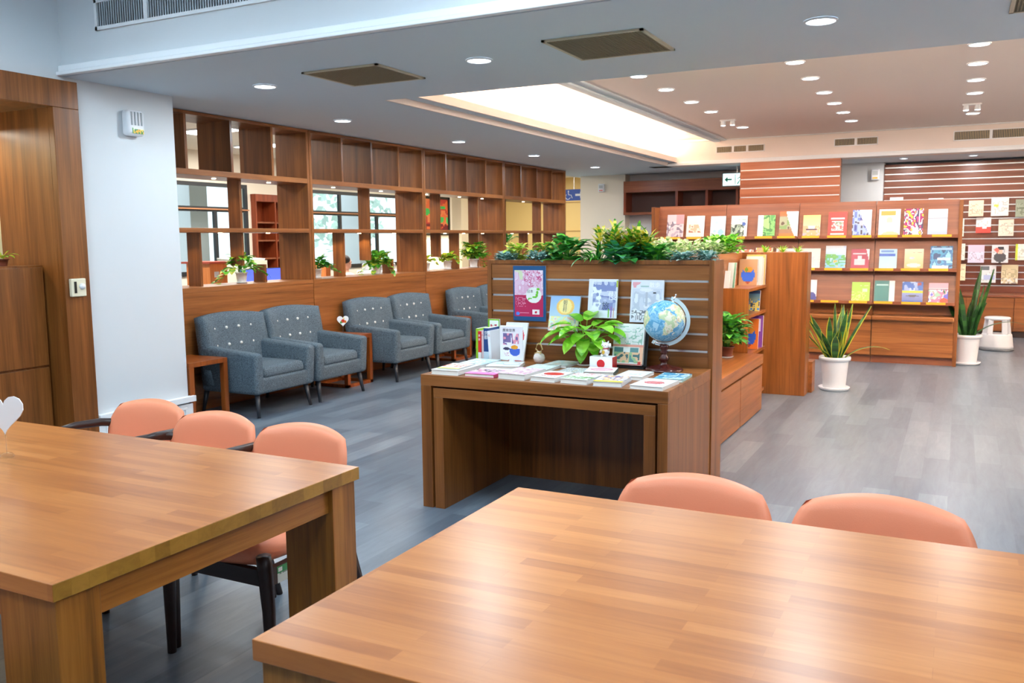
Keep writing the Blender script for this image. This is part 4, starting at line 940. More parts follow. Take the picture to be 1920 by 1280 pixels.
# ---- standing books at left
def standing(lab, x, th, y0, dep, h, col, txt=None, tcol=(240, 240, 240), band=None, lean=0, grp='books standing on the display counter'):
    t = thing('book', lab, 'book', (x, y0, TOPZ), grp); m = MB(); s_ = lean*h
    m.hexa([(x, y0, TOPZ), (x+th, y0, TOPZ), (x+th, y0+dep, TOPZ), (x, y0+dep, TOPZ), (x+s_, y0, TOPZ+h), (x+th+s_, y0, TOPZ+h), (x+th+s_, y0+dep, TOPZ+h), (x+s_, y0+dep, TOPZ+h)], col)
    if band: m.hexa([(x-.0004, y0-.0006, TOPZ+.002), (x+th+.0004, y0-.0006, TOPZ+.002), (x+th+.0004, y0+.02, TOPZ+.002), (x-.0004, y0+.02, TOPZ+.002)]+[(x-.0004+s_*.3, y0-.0006, TOPZ+h*.3), (x+th+.0004+s_*.3, y0-.0006, TOPZ+h*.3), (x+th+.0004+s_*.3, y0+.02, TOPZ+h*.3), (x-.0004+s_*.3, y0+.02, TOPZ+h*.3)], band)
    if txt:
        for k, ch in enumerate(txt): writing(m, ch, th*.8, (x+th/2+s_*(.8-k*.13), y0-.0008, TOPZ+h*(.85-k*.13)), (1, 0, 0), (0, 0, 1), tcol)
    m.build('cover', PRINT, t); B(x+.001+max(0, s_), x+th-.001+min(0, s_), y0+.004, y0+dep-.002, TOPZ+h-.004, TOPZ+h+.0004).build('pages', PAGES, t) if abs(lean) < .01 else None
    return t
m = MB()
sheet_thing('book', 'green-bordered upright book at the back of the counter row of books', 'book', -2.615, -2.535, TOPZ, 1.005, [('bg', (126, 196, 40)), ('rect', .12, .05, .92, .95, (226, 232, 226)), ('lines', .2, .6, .8, .85, 40, 16, (190, 70, 90)), ('rect', .2, .2, .8, .5, (200, 214, 216))], 14, 30, 4.80, 4.80, .014, grp='books standing on the display counter')
standing('lime green spined book standing at the left end', -2.625, .016, 4.66, .13, .20, (150, 200, 40), None)
standing('red and white spined book standing second from left', -2.607, .02, 4.655, .14, .185, (214, 44, 48), '東京', band=(236, 232, 228))
standing('slim pink-white spined book standing beside the red one', -2.585, .014, 4.66, .13, .19, (224, 200, 200), '旅', (190, 60, 80))
standing('navy blue spined book with white band standing in the row', -2.568, .034, 4.655, .14, .205, (24, 66, 124), '京都', band=(196, 216, 226))
standing('white book with red stripe leaning at the right of the row', -2.528, .018, 4.65, .14, .19, (226, 228, 232), '北', (206, 60, 60), lean=-.06)
o = sheet_thing('book', 'white upright book with a large red circle facing the viewer', 'book', -2.50, -2.35, TOPZ, .985, [('bg', (226, 226, 230)), ('ell', .62, .62, .28, .24, (206, 40, 60)), ('ell', .62, .62, .2, .17, (232, 226, 228)), ('ell', .62, .62, .08, .1, (206, 40, 60)), ('rect', .3, 0, .9, .06, (206, 90, 120))], 30, 40, 4.83, 4.76, .014, grp='books standing on the display counter')
# ---- sign stand
t = thing('sign_stand', 'small white framed sign with blue bowl picture on a pedestal', 'sign', (-2.305, 4.50, TOPZ+.02))
SX0, SX1, SY, SZ0, SZ1 = -2.375, -2.228, 4.50, .80, 1.0
B(SX0, SX1, SY, SY+.012, SZ0, SZ1).build('frame', WHITE, t, bevel=.004)
m = MB(); sheet(m, (SX0+.016, SY-.001, SZ0+.018), (SX1-.016, SY-.001, SZ0+.018), (SX0+.016, SY-.001, SZ1-.012), [('bg', (232, 232, 240)), ('rect', .08, .5, .5, .80, (120, 110, 160)), ('noise', .05, .42, .95, .82, 6, 4, [None, (226, 150, 170), (110, 100, 150), None]), ('ell', .72, .22, .30, .18, (60, 100, 200)), ('rect', .4, .30, 1, .46, (232, 232, 240)), ('ell', .70, .34, .20, .07, (230, 160, 50)), ('ell', .25, .28, .2, .05, (60, 60, 90)), ('lines', .1, .05, .4, .16, 50, 20, (200, 120, 140))], 36, 48)
writing(m, '原來世界', .021, ((SX0+SX1)/2-.012, SY-.0015, SZ1-.028), (1, 0, 0), (0, 0, 1), (60, 60, 70)); m.build('picture', PRINT, t)
MB().lathe([(.052, TOPZ+.021), (.050, TOPZ+.026), (.02, TOPZ+.032), (.012, TOPZ+.05)], 24, (-2.30, SY+.006)).build('pedestal', WHITE, t, smooth=True)
# ornament
t = thing('ornament', 'round white speckled bottle ornament tied with straw', 'ornament', (-2.225, 4.72, TOPZ))
OX, OY = -2.225, 4.72
MB().lathe([(.016, TOPZ), (.030, TOPZ+.012), (.036, TOPZ+.032), (.030, TOPZ+.052), (.014, TOPZ+.062), (.012, TOPZ+.072)], 22, (OX, OY)).build('body', plain('speckled_ceramic', (228, 216, 210), .35, var=.12, bscale=50), t, smooth=True)
m = MB(); STR = (204, 176, 120)
for s in (-1, 1): m.tube([(OX, OY, TOPZ+.066), (OX+s*.022, OY, TOPZ+.085), (OX+s*.012, OY, TOPZ+.112), (OX, OY, TOPZ+.120)], .004, 6, STR); m.tube([(OX, OY-.012, TOPZ+.068), (OX+s*.022, OY-.02, TOPZ+.06)], .003, 6, STR)
m.lathe([(.015, TOPZ+.062), (.016, TOPZ+.070)], 14, (OX, OY), STR); m.build('straw_tie', PRINTM, t)
# pothos on counter
t = thing('potted_plant', 'lime green pothos in a brown pot on the display counter', 'potted plant', (-1.93, 4.75, TOPZ))
QX, QY = -1.935, 4.74
MB().lathe([(.042, TOPZ), (.052, TOPZ+.01), (.048, TOPZ+.012), (.04, TOPZ+.005)], 22, (QX, QY)).build('saucer', PORC, t, smooth=True)
pot_lathe(QX, QY, TOPZ+.006, .046, .08).build('pot', TERRA, t, smooth=True)
m = MB(); c0 = Vector((QX, QY, TOPZ+.08))
spec = [(-2.6, .17, .14, -.2, .13), (-2.9, .10, .18, .2, .11), (2.6, .05, .20, .6, .11), (-1.9, .10, .10, -.3, .12), (-1.4, .08, .09, -.5, .10), (-1.0, .10, .14, .1, .12), (-.6, .13, .17, .2, .12), (-.2, .15, .15, .1, .12), (.3, .13, .19, .3, .10),
        (1.5, .04, .21, .7, .11), (-2.2, .06, .16, .1, .11), (-1.2, .04, .17, .3, .10), (-3.0, .14, .09, -.1, .10), (-.9, .17, .10, -.1, .10), (.9, .08, .12, .2, .10), (2.0, .09, .14, .3, .10), (-1.7, .03, .12, .0, .11), (-.4, .09, .08, -.4, .09), (-2.4, .13, .11, .0, .10), (-1.5, .06, .05, -.7, .10), (-.8, .06, .07, -.4, .10), (0, .10, .17, .4, .10), (-2.0, .12, .15, .1, .10), (3.0, .10, .15, .2, .10), (-.3, .17, .12, -.1, .09), (1.2, .10, .17, .5, .10)]
for az, rr, hh, el, L in spec:
    q = c0+Vector((math.cos(az)*rr*.9, math.sin(az)*rr*.55, hh*.88)); m.tube([c0, (c0+q)/2+Vector((0, 0, .03)), q], .002, 5, (140, 190, 60)); leaf(m, q, az, el, L*1.22, L*.80, .7, LIME, True, .3, 6)
m.build('foliage', LEAF, t)
# flag box
t = thing('flag_box', 'white box with a red disc front and red side on the counter', 'box', (-1.80, 4.56, TOPZ))
m = MB(); m.hexa([(-1.845, 4.585, TOPZ), (-1.71, 4.585, TOPZ), (-1.71, 4.66, TOPZ), (-1.845, 4.66, TOPZ), (-1.845, 4.585, TOPZ+.078), (-1.71, 4.585, TOPZ+.078), (-1.71, 4.66, TOPZ+.078), (-1.845, 4.66, TOPZ+.078)], (240, 240, 242))
m.poly([(-1.709, 4.588, TOPZ), (-1.709, 4.66, TOPZ), (-1.709, 4.66, TOPZ+.078), (-1.709, 4.588, TOPZ+.078)], (206, 36, 40))
m.poly([(-1.7775+.024*math.cos(k*PI/12), 4.584, TOPZ+.039+.024*math.sin(k*PI/12)) for k in range(24)], (214, 34, 40)); m.build('body', PRINT, t)
# lucky cat
t = thing('cat_figurine', 'little white beckoning cat figurine on top of the flag box', 'figurine', (-1.765, 4.625, TOPZ+.078))
kx, ky, kz = -1.765, 4.625, TOPZ+.079
m = MB(); Wt = (240, 236, 234); Rd = (206, 60, 70)
m.ball((kx, ky, kz+.024), .024, 16, 10, Wt, (1, .9, 1)); m.ball((kx, ky-.004, kz+.060), .022, 16, 10, Wt, (1.1, .95, .9))
for s in (-1, 1):
    m.tube([(kx+s*.014, ky, kz+.072), (kx+s*.019, ky, kz+.088)], [.009, .001], 8, Wt); m.ball((kx+s*.016, ky-.016, kz+.006), .008, 8, 6, Wt); m.ball((kx+s*.008, ky-.024, kz+.062), .0022, 6, 4, (30, 30, 30))
m.tube([(kx+.02, ky-.004, kz+.035), (kx+.032, ky-.01, kz+.055), (kx+.030, ky-.014, kz+.074)], [.007, .007, .008], 8, Wt); m.tube([(kx-.02, ky-.008, kz+.034), (kx-.022, ky-.022, kz+.022)], [.007, .006], 8, Wt)
m.ball((kx, ky-.025, kz+.055), .0025, 6, 4, Rd); m.ball((kx-.004, ky-.024, kz+.024), .009, 8, 6, (224, 180, 60), (1, .5, 1.3)); m.build('body', PRINT, t, smooth=True)
MB().lathe([(.019, kz+.041), (.020, kz+.045), (.018, kz+.048)], 14, (kx, ky), Rd).build('collar', PRINT, t)
# book on easel
t = thing('book', 'thick picture book with shopfront cover standing on a black easel', 'book', (-1.68, 4.80, TOPZ))
def lean_box(mb, x0, x1, yb, yt, z0, z1, th, col=None): mb.hexa([(x0, yb, z0), (x1, yb, z0), (x1, yb+th, z0), (x0, yb+th, z0), (x0, yt, z1), (x1, yt, z1), (x1, yt+th, z1), (x0, yt+th, z1)], col)
m = MB(); lean_box(m, -1.765, -1.588, 4.735, 4.79, TOPZ+.02, 1.005, .03); m.build('pages', PAGES, t)
m = MB(); lean_box(m, -1.768, -1.585, 4.732, 4.787, TOPZ+.018, 1.007, .002, (230, 230, 224)); q0 = Vector((-1.768, 4.731, TOPZ+.018)); q1 = Vector((-1.585, 4.731, TOPZ+.018)); q2 = Vector((-1.768, 4.786, 1.007))
sheet(m, q0, q1, q2, [('bg', (228, 232, 226)), ('noise', .05, .5, .95, .95, 9, 21, [None, None, (150, 190, 170), None, (214, 220, 216), None]), ('rect', 0, .44, 1, .50, (226, 150, 130)), ('rect', .05, .08, .35, .42, (80, 130, 130)), ('rect', .58, .08, .86, .42, (90, 140, 140)), ('rect', .88, .04, 1, .44, (238, 186, 150)), ('noise', .05, .05, .9, .32, 10, 22, [None, (150, 190, 140), (226, 190, 150), (70, 110, 110)]), ('rect', 0, 0, 1, .04, (190, 130, 120)), ('rect', .86, .02, .95, .1, (206, 60, 50))], 40, 54)
m.build('cover', PRINT, t)
t = thing('book_easel', 'black display easel behind the shopfront book', 'easel', (-1.67, 4.80, TOPZ))
m = MB(); lean_box(m, -1.755, -1.570, 4.766, 4.822, TOPZ+.012, .99, .004); m.box(-1.755, -1.570, 4.715, 4.80, TOPZ, TOPZ+.012); m.build('frame', BLACK, t)
tag(MB().hexa([(-1.77, 4.83, 1.015), (-1.66, 4.83, 1.015), (-1.66, 4.87, 1.015), (-1.77, 4.87, 1.015), (-1.765, 4.86, 1.035), (-1.665, 4.86, 1.035), (-1.665, 4.89, 1.035), (-1.765, 4.89, 1.035)]).build('acrylic_holder', ACRYL), 'clear acrylic holder above the shopfront book', 'holder')
# globe
gx, gy, gz_ = -1.455, 4.73, 1.037
t = thing('globe', 'desk globe showing Africa on a dark turned wood stand', 'globe', (gx, gy, TOPZ))
MAH = plain('dark_mahogany', (70, 24, 20), .16)
MB().lathe([(.105, TOPZ), (.108, TOPZ+.006), (.100, TOPZ+.014), (.085, TOPZ+.020), (.05, TOPZ+.028), (.022, TOPZ+.036), (.018, TOPZ+.05), (.028, TOPZ+.06), (.030, TOPZ+.072), (.018, TOPZ+.088), (.015, TOPZ+.098), (.026, TOPZ+.106), (.015, TOPZ+.114), (.024, TOPZ+.124), (.026, TOPZ+.145), (.012, TOPZ+.150)], 36, (gx, gy)).build('stand', MAH, t, smooth=True)
AF = [(-17, 15), (-16, 21), (-10, 29), (-6, 35), (10, 37), (11, 33), (20, 31), (32, 31), (35, 27), (37, 21), (43, 12), (51, 12), (48, 5), (40, -3), (39, -8), (41, -15), (35, -20), (35, -24), (32, -28), (27, -34), (19, -35), (17, -29), (12, -18), (13, -8), (9, -1), (9, 4), (4, 6), (-8, 4), (-13, 9)]
EU = [(-9, 37), (-9, 43), (-1, 44), (-4, 48), (5, 52), (8, 57), (5, 60), (14, 68), (28, 71), (60, 70), (100, 76), (140, 73), (140, 50), (122, 40), (121, 28), (108, 20), (106, 10), (100, 14), (97, 17), (90, 22), (80, 14), (77, 8), (73, 18), (67, 25), (57, 26), (60, 22), (52, 16), (44, 13), (39, 21), (35, 28), (36, 36), (27, 37), (26, 41), (19, 40), (14, 44), (18, 40), (15, 38), (9, 44), (3, 43), (0, 38)]
MG = [(44, -16), (50, -15), (47, -25), (44, -24)]
SA = [(-80, 8), (-60, 10), (-35, -6), (-40, -22), (-55, -34), (-68, -54), (-75, -45), (-71, -18), (-81, -5)]; NA = [(-160, 65), (-120, 70), (-80, 72), (-60, 50), (-75, 38), (-82, 28), (-97, 26), (-90, 16), (-110, 25), (-124, 42)]; AU = [(114, -22), (130, -12), (142, -11), (153, -27), (147, -38), (130, -32), (115, -34)]
def inp(x, y, P_):
    r = False; j = len(P_)-1
    for i in range(len(P_)):
        (a, b_), (c, d) = P_[i], P_[j]
        if (b_ > y) != (d > y) and x < (c-a)*(y-b_)/(d-b_)+a: r = not r
        j = i
    return r
m = MB(); nl, nb = 120, 60
for j in range(nb):
    for i in range(nl):
        lo, la = -180+360*(i+.5)/nl, -90+180*(j+.5)/nb
        land = any(inp(lo, la, q) for q in (AF, EU, MG, SA, NA, AU)); n = vnoise(i*.35, j*.35, 3)
        c = (([(222, 212, 172), (190, 206, 160), (230, 222, 198), (210, 192, 156)][int(n*4)]) if land else ([(104, 168, 204), (130, 186, 214), (90, 156, 196), (158, 202, 222)][int(n*4)]))
        if la < -68 or la > 80: c = (236, 238, 236)
        a0_, a1_, b0_, b1_ = [math.radians(q) for q in (-180+360*i/nl, -180+360*(i+1)/nl, -90+180*j/nb, -90+180*(j+1)/nb)]
        R_ = .116; m.poly([(R_*math.cos(bb_)*math.cos(aa), R_*math.cos(bb_)*math.sin(aa), R_*math.sin(bb_)) for aa, bb_ in ((a0_, b0_), (a1_, b0_), (a1_, b1_), (a0_, b1_))], c)
tilt = Matrix.Translation((gx, gy, gz_)) @ Matrix.Rotation(math.radians(17), 4, 'Z') @ Matrix.Rotation(math.radians(23), 4, 'Y') @ Matrix.Rotation(math.radians(-98), 4, 'Z')
m.move(tilt).build('sphere', colmat('globe_print', .22), t, smooth=True)
m = MB(); Rm = .128; pts = []
ax = (Matrix.Rotation(math.radians(17), 4, 'Z') @ Vector((math.sin(math.radians(23)), 0, math.cos(math.radians(23))))); rr = (Matrix.Rotation(math.radians(17), 4, 'Z') @ Vector((math.cos(math.radians(23)), 0, -math.sin(math.radians(23)))))
C_ = Vector((gx, gy, gz_)); nn = ax.cross(rr)
n0 = len(m.v); K_ = 30
for k in range(K_+1):
    a = -PI/2-.12+(PI+.24)*k/K_; d = ax*math.sin(a)+rr*math.cos(a)
    for r_, s in ((.121, .008), (.142, .008), (.142, -.008), (.121, -.008)): m.v.append(tuple(C_+d*r_*1.0+nn*s*.35))
for k in range(K_):
    for q in range(4): a = n0+k*4+q; b_ = n0+k*4+(q+1) % 4; m.f.append((a, b_, b_+4, a+4)); m.c.append(None)
m.f += [(n0+3, n0+2, n0+1, n0), (n0+K_*4, n0+K_*4+1, n0+K_*4+2, n0+K_*4+3)]; m.c += [None, None]
m.build('meridian_arm', plain('frosted_plastic', (206, 222, 226), .3), t)
m = MB(); m.tube([C_+ax*.112, C_+ax*.155], [.006, .004], 10); m.ball(C_+ax*.158, .006, 10, 6); m.tube([C_-ax*.112, C_-ax*.146], .005, 8); m.tube([Vector((gx, gy, TOPZ+.148)), C_-ax*.13], .007, 8); m.build('axis_pin', CHROME, t, smooth=True)

# ================================================================== CENTRAL ISLAND BEHIND THE PANEL
t = thing('low_cabinet', 'low walnut cabinet with two doors behind the display panel', 'cabinet', (-1.66, 6.4, 0))
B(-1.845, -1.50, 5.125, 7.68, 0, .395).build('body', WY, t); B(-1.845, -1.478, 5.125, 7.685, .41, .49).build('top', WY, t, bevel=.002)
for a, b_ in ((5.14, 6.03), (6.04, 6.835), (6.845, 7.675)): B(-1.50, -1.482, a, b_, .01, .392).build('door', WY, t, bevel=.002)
t = thing('spine_planter', 'tall walnut planter box running back from the display panel', 'planter', (-2.08, 6.8, 0))
f = MB(); f.box(-2.3, -1.85, 5.125, 8.49, 0, 1.30); f.box(-2.3, -2.27, 5.125, 8.49, 1.30, 1.35); f.box(-1.88, -1.85, 5.125, 8.49, 1.30, 1.35); f.box(-2.27, -1.88, 5.125, 5.155, 1.3, 1.35); f.box(-2.27, -1.88, 8.46, 8.49, 1.3, 1.35)
f.build('body', WY, t, bevel=.002); B(-2.27, -1.88, 5.16, 8.46, 1.30, 1.335).build('soil', SOIL, t)
t = thing('book_shelf', 'small open bookshelf at the end of the low cabinet', 'bookshelf', (-1.73, 8.1, 0))
B(-1.845, -1.62, 7.70, 7.73, 0, 1.05).build('side_panel', WV, t)
for z in (.04, .435, .785, 1.02): B(-1.845, -1.62, 7.73, 8.495, z, z+.028).build('shelf', WX, t, bevel=.001)
B(-1.849, -1.845, 7.70, 8.495, 0, 1.05).build('back_panel', WV, t)
t = thing('end_panel', 'broad walnut end panel closing the island', 'panel', (-1.8, 8.6, 0))
B(-2.45, -1.25, 8.50, 8.72, 0, 1.35).build('body', WV, t, bevel=.002)
t = thing('low_cabinet', 'low walnut cabinet hidden behind the end panel', 'cabinet', (-1.6, 9.1, 0))
B(-2.1, -1.215, 8.725, 8.9, 0, .30).build('body', WY, t)
clumps = [(-2.06, 6.15, VAR, .17, .12, 'variegated pale green plant in the spine planter, nearest of them'), (-2.06, 6.75, VAR, .19, .15, 'variegated pale green plant in the spine planter, second'), (-2.05, 7.35, VAR, .18, .12, 'variegated pale green plant in the spine planter, third'), (-2.0, 7.85, VAR, .16, .11, 'variegated pale green plant beside the bright green bush')]
for x, y, c, R, H, lab in clumps: clump('variegated_plant', lab, x, y, 1.335, c, R, H, 130, .06, .035, (0, 1.2), .8, grp='plants in the spine planter')
clump('leafy_plant', 'bright green bushy plant at the far end of the spine planter', -1.98, 8.2, 1.335, GR+LIME, .24, .16, 200, .08, .045, (0, 1.2), 1.0, grp='plants in the spine planter')
for i, (x, nm) in enumerate(((-1.66, 'leftmost'), (-1.50, 'middle'), (-1.36, 'rightmost'))):
    m = MB()
    for k in range(26):
        az = random.uniform(0, 2*PI); leaf(m, (x+.01*math.cos(az), 8.61+.01*math.sin(az), 1.35), az, random.uniform(.5, 1.4), random.uniform(.05, .09), .012, .5, LIME+YG, False, .1, 4)
    tag(m.build('grass_tuft', LEAF), 'small spiky lime plant on the end panel, %s of three' % nm, 'plant', 'spiky plants on the end panel')
potted('potted_plant', 'dark green bushy plant in brown pot on the low cabinet', -1.72, 7.35, .49, .06, .09, DG+GR, .19, .26, 130, TERRA, True, L=.12, W=.07)
# books on the bookshelf
def shelf_book(lab, x0, x1, y, z0, z1, th, ops, lean=.03, nu=16, nv=20):
    sheet_thing('book', lab, 'book', x0, x1, z0, z1, ops, nu, nv, y+lean, y, th, (), 'books on the small bookshelf')
GL = lambda bgc: [('bg', bgc), ('ell', .5, .40, .36, .30, (40, 90, 200)), ('rect', 0, .58, 1, 1, bgc), ('ell', .5, .60, .26, .12, (224, 150, 50)), ('ell', .4, .60, .1, .08, (110, 150, 60)), ('ell', .5, .12, .12, .05, (150, 70, 60))]
shelf_book('brown covered book with blue bowl picture on top of the small bookshelf', -1.84, -1.672, 8.30, 1.048, 1.29, .02, GL((190, 150, 112)))
shelf_book('white book behind the brown one on top of the small bookshelf', -1.79, -1.64, 8.36, 1.048, 1.315, .03, [('bg', (240, 238, 230)), ('rect', .7, .1, .74, .9, (60, 60, 60))])
shelf_book('yellow-edged tall book at the back on top of the small bookshelf', -1.80, -1.625, 8.43, 1.048, 1.33, .03, [('bg', (240, 200, 110)), ('rect', .05, 0, .95, .92, (238, 236, 226))])
shelf_book('grey-green upright book leaning on top of the small bookshelf', -1.842, -1.77, 7.82, 1.05, 1.27, .02, [('bg', (206, 214, 212)), ('rect', .75, 0, 1, 1, (70, 120, 100))], .08)
shelf_book('white booklet leaning at the near end of the small bookshelf', -1.845, -1.80, 7.74, 1.05, 1.20, .02, [('bg', (238, 238, 240))], .05)
shelf_book('blue landscape picture book on the middle shelf', -1.80, -1.635, 8.25, .813, 1.00, .02, [('grad', (210, 190, 90), (60, 120, 180)), ('noise', 0, 0, 1, .6, 7, 3, [None, (70, 130, 190), (220, 200, 100), (60, 80, 100)]), ('rect', 0, .85, 1, 1, (50, 70, 110))], .05)
shelf_book('white leaning magazine on the middle shelf', -1.80, -1.70, 7.95, .813, 1.0, .02, [('bg', (232, 232, 230)), ('noise', .1, .1, .9, .4, 6, 4, [None, (80, 80, 84), None])], .07)
shelf_book('orange covered book with blue bowl picture on the lower shelf', -1.80, -1.635, 8.22, .463, .74, .02, GL((226, 120, 44)), .04)
shelf_book('purple spined book behind the orange book on the lower shelf', -1.78, -1.622, 8.36, .463, .76, .03, [('bg', (130, 70, 160)), ('rect', .1, .5, .9, .9, (236, 226, 240))], .03)
shelf_book('grey magazine leaning on the lower shelf', -1.80, -1.69, 7.92, .463, .66, .02, [('bg', (150, 152, 156)), ('rect', 0, .85, 1, 1, (196, 60, 60))], .05)

# ================================================================== MAGAZINE RACK
sx = [-3.535, -2.655, -1.765, -.895, -.022]
wd = ['leftmost', 'second from left', 'third from left', 'rightmost']
tiers = [(1.49, 1.87), (1.105, 1.46), (.72, 1.08)]
tagx = {0: [(-3.42, -3.21), (-3.13, -2.94), (-2.84, -2.66), (-2.58, -2.39), (-2.27, -2.06), (-2.00, -1.79), (-1.71, -1.51), (-1.42, -1.21), (-1.14, -.93), (-.86, -.65), (-.60, -.40), (-.29, -.09)],
        1: [(-3.42, -3.21), (-3.1, -2.9), (-2.84, -2.66), (-2.58, -2.39), (-2.27, -2.06), (-2.02, -1.79), (-1.74, -1.55), (-1.44, -1.24), (-1.15, -.95), (-.88, -.68), (-.60, -.40), (-.31, -.11)],
        2: [(-2.58, -2.39), (-2.27, -2.06), (-2.02, -1.79), (-1.72, -1.55), (-1.47, -1.27), (-1.15, -.95), (-.875, -.675), (-.58, -.38), (-.32, -.12)]}
for i in range(4):
    x0, x1 = sx[i]+.003, sx[i+1]-.003
    t = thing('magazine_rack', 'walnut magazine rack unit with sloping tiers, %s of four' % wd[i], 'magazine rack', ((x0+x1)/2, 11.3, 0), 'magazine rack units')
    sp = MB()
    if i == 0: sp.box(x0-.045, x0, 11.02, 11.62, 0, 1.885)
    if i == 3: sp.box(x1, x1+.04, 11.12, 11.62, .53, 1.885); sp.box(x1, x1+.04, 11.10, 11.62, 0, .53)
    if sp.v: sp.build('side_panel', WV, t, bevel=.003)
    for k, (z0, z1) in enumerate(tiers):
        m = MB(); m.hexa([(x0, 11.16, z0), (x1, 11.16, z0), (x1, 11.19, z0), (x0, 11.19, z0), (x0, 11.24, z1+.03), (x1, 11.24, z1+.03), (x1, 11.27, z1+.03), (x0, 11.27, z1+.03)])
        m.build('sloping_panel', RWX, t); m = MB(); m.box(x0, x1, 11.09, 11.2, z0-.018, z0); m.box(x0, x1, 11.083, 11.09, z0-.024, z0+.014); lipo = m.build('shelf_lip', RWX, t, bevel=.001)
        for a, b_ in tagx[k]:
            if x0 <= (a+b_)/2 < x1: B(max(a, x0), min(b_, x1), 11.079, 11.083, z0-.014, z0+.012).build('label_strip', YTAG, lipo)
    B(x0, x1, 11.30, 11.32, .5, 1.86).build('back_panel', WX, t)
    B(x0, x1, 11.32, 11.62, .53, 1.86).build('carcass', WX, t)
    B(x0, x1, 11.03, 11.62, .515, .565).build('ledge', WX, t, bevel=.01)
    B(x0, x1, 11.115, 11.62, .09, .515).build('base', WX, t)
    B(x0+.002, x1-.002, 11.098, 11.115, .10, .51).build('door', WX, t, bevel=.001)
    B(x0, x1, 11.16, 11.6, 0, .09).build('plinth', RWX, t)
WH = (240, 240, 238)
def nz(s, pal, u0=0, v0=0, u1=1, v1=1, sc=6): return ('noise', u0, v0, u1, v1, sc, s, pal)
TI = lambda c, v=.86: ('lines', .1, v-.06, .9, v+.05, 24, 9, c)
R1 = [(-3.41, -3.19, 1.85, 'grey photo magazine with a pink title block', [('bg', (196, 190, 200)), nz(1, [(170, 160, 180), (226, 200, 206), (120, 110, 130), (206, 210, 220)], 0, 0, 1, .7), ('rect', .55, .6, 1, 1, (236, 150, 160))]),
      (-3.15, -2.92, 1.83, 'cream magazine with brown house picture and turned page', [('bg', (236, 230, 216)), nz(2, [(206, 170, 140), (226, 214, 200), (160, 100, 80)], .15, .25, .8, .6), ('fold', .55, .45, 1.4, (248, 248, 246))]),
      (-2.84, -2.65, 1.82, 'pale blue magazine with round dots', [('bg', (214, 226, 236)), ('ell', .7, .25, .2, .14, (150, 196, 214)), ('ell', .3, .3, .1, .08, (160, 200, 216)), ('ell', .4, .7, .12, .08, (176, 206, 226))]),
      (-2.58, -2.38, 1.82, 'dark green landscape magazine with a white turned page', [('bg', (226, 232, 226)), nz(3, [(80, 100, 90), (150, 170, 150), (40, 60, 54), (190, 206, 190)], 0, 0, .8, .6), ('ell', .78, .62, .12, .09, (60, 90, 160)), TI((120, 180, 130))]),
      (-2.25, -2.04, 1.82, 'magazine with green leaf photo cover', [('bg', (228, 232, 228)), nz(4, [(80, 150, 80), (120, 180, 100), (60, 120, 60), (150, 196, 120)], .3, 0, 1, 1, 5), ('fold', 2, 0, 1, WH), ('rect', 0, .4, .3, 1, (232, 232, 232))]),
      (-1.99, -1.77, 1.86, 'orange and brown magazine with a large white folded page', [('bg', (150, 110, 80)), ('rect', 0, 0, 1, .14, (236, 120, 60)), ('rect', 0, .85, .5, 1, (232, 110, 60)), nz(5, [(120, 150, 90), (160, 160, 130), (90, 70, 50)], 0, .3, .6, .8), ('fold', .35, .5, 1.2, (248, 248, 250))]),
      (-1.71, -1.51, 1.81, 'sunset coloured magazine with a small white car', [('grad', (190, 170, 190), (246, 214, 130)), nz(6, [None, (236, 170, 130), (226, 200, 190)], 0, 0, 1, .5), ('rect', .3, .33, .7, .5, (230, 230, 236)), ('rect', .2, .30, .8, .36, (80, 60, 70))]),
      (-1.42, -1.21, 1.84, 'bright red magazine with white headline and photo', [('bg', (232, 66, 60)), ('rect', .18, .25, .82, .62, (220, 224, 220)), nz(7, [(120, 140, 120), (230, 200, 190), (200, 90, 90), (240, 240, 240)], .2, .27, .8, .6, 9), ('rect', .12, .70, .88, .77, (250, 236, 230)), ('rect', .15, .08, .85, .13, (246, 220, 210))]),
      (-1.15, -.94, 1.86, 'navy blue city magazine with a white folded corner', [('bg', (70, 80, 150)), nz(8, [(50, 56, 130), (90, 110, 180), (150, 170, 210), (50, 40, 60)], 0, 0, 1, 1, 6), ('ell', .5, .5, .16, .1, (170, 176, 190)), ('fold', .38, .62, 1.5, (234, 236, 246))]),
      (-.86, -.63, 1.86, 'pale magazine with orange title and portrait of a person', [('bg', (222, 226, 234)), ('ell', .5, .56, .15, .14, (232, 190, 176)), ('ell', .5, .2, .36, .3, (206, 220, 236)), ('rect', .1, .78, .78, .93, (244, 160, 80)), ('ell', .55, .06, .4, .1, (236, 196, 160))]),
      (-.59, -.39, 1.86, 'busy magenta and yellow comic style magazine', [('bg', (150, 40, 110)), nz(9, [(236, 206, 60), (150, 30, 100), (240, 240, 240), (60, 50, 90), (226, 70, 130)], 0, 0, 1, 1, 7), ('rect', .45, .0, .75, .3, (236, 236, 230))]),
      (-.34, -.14, 1.85, 'pale blue-grey magazine at the right end of the top tier', [('grad', (160, 180, 220), (214, 222, 228)), ('rect', 0, .62, 1, .65, (150, 160, 176)), ('ell', .5, .3, .16, .1, (200, 214, 236))])]
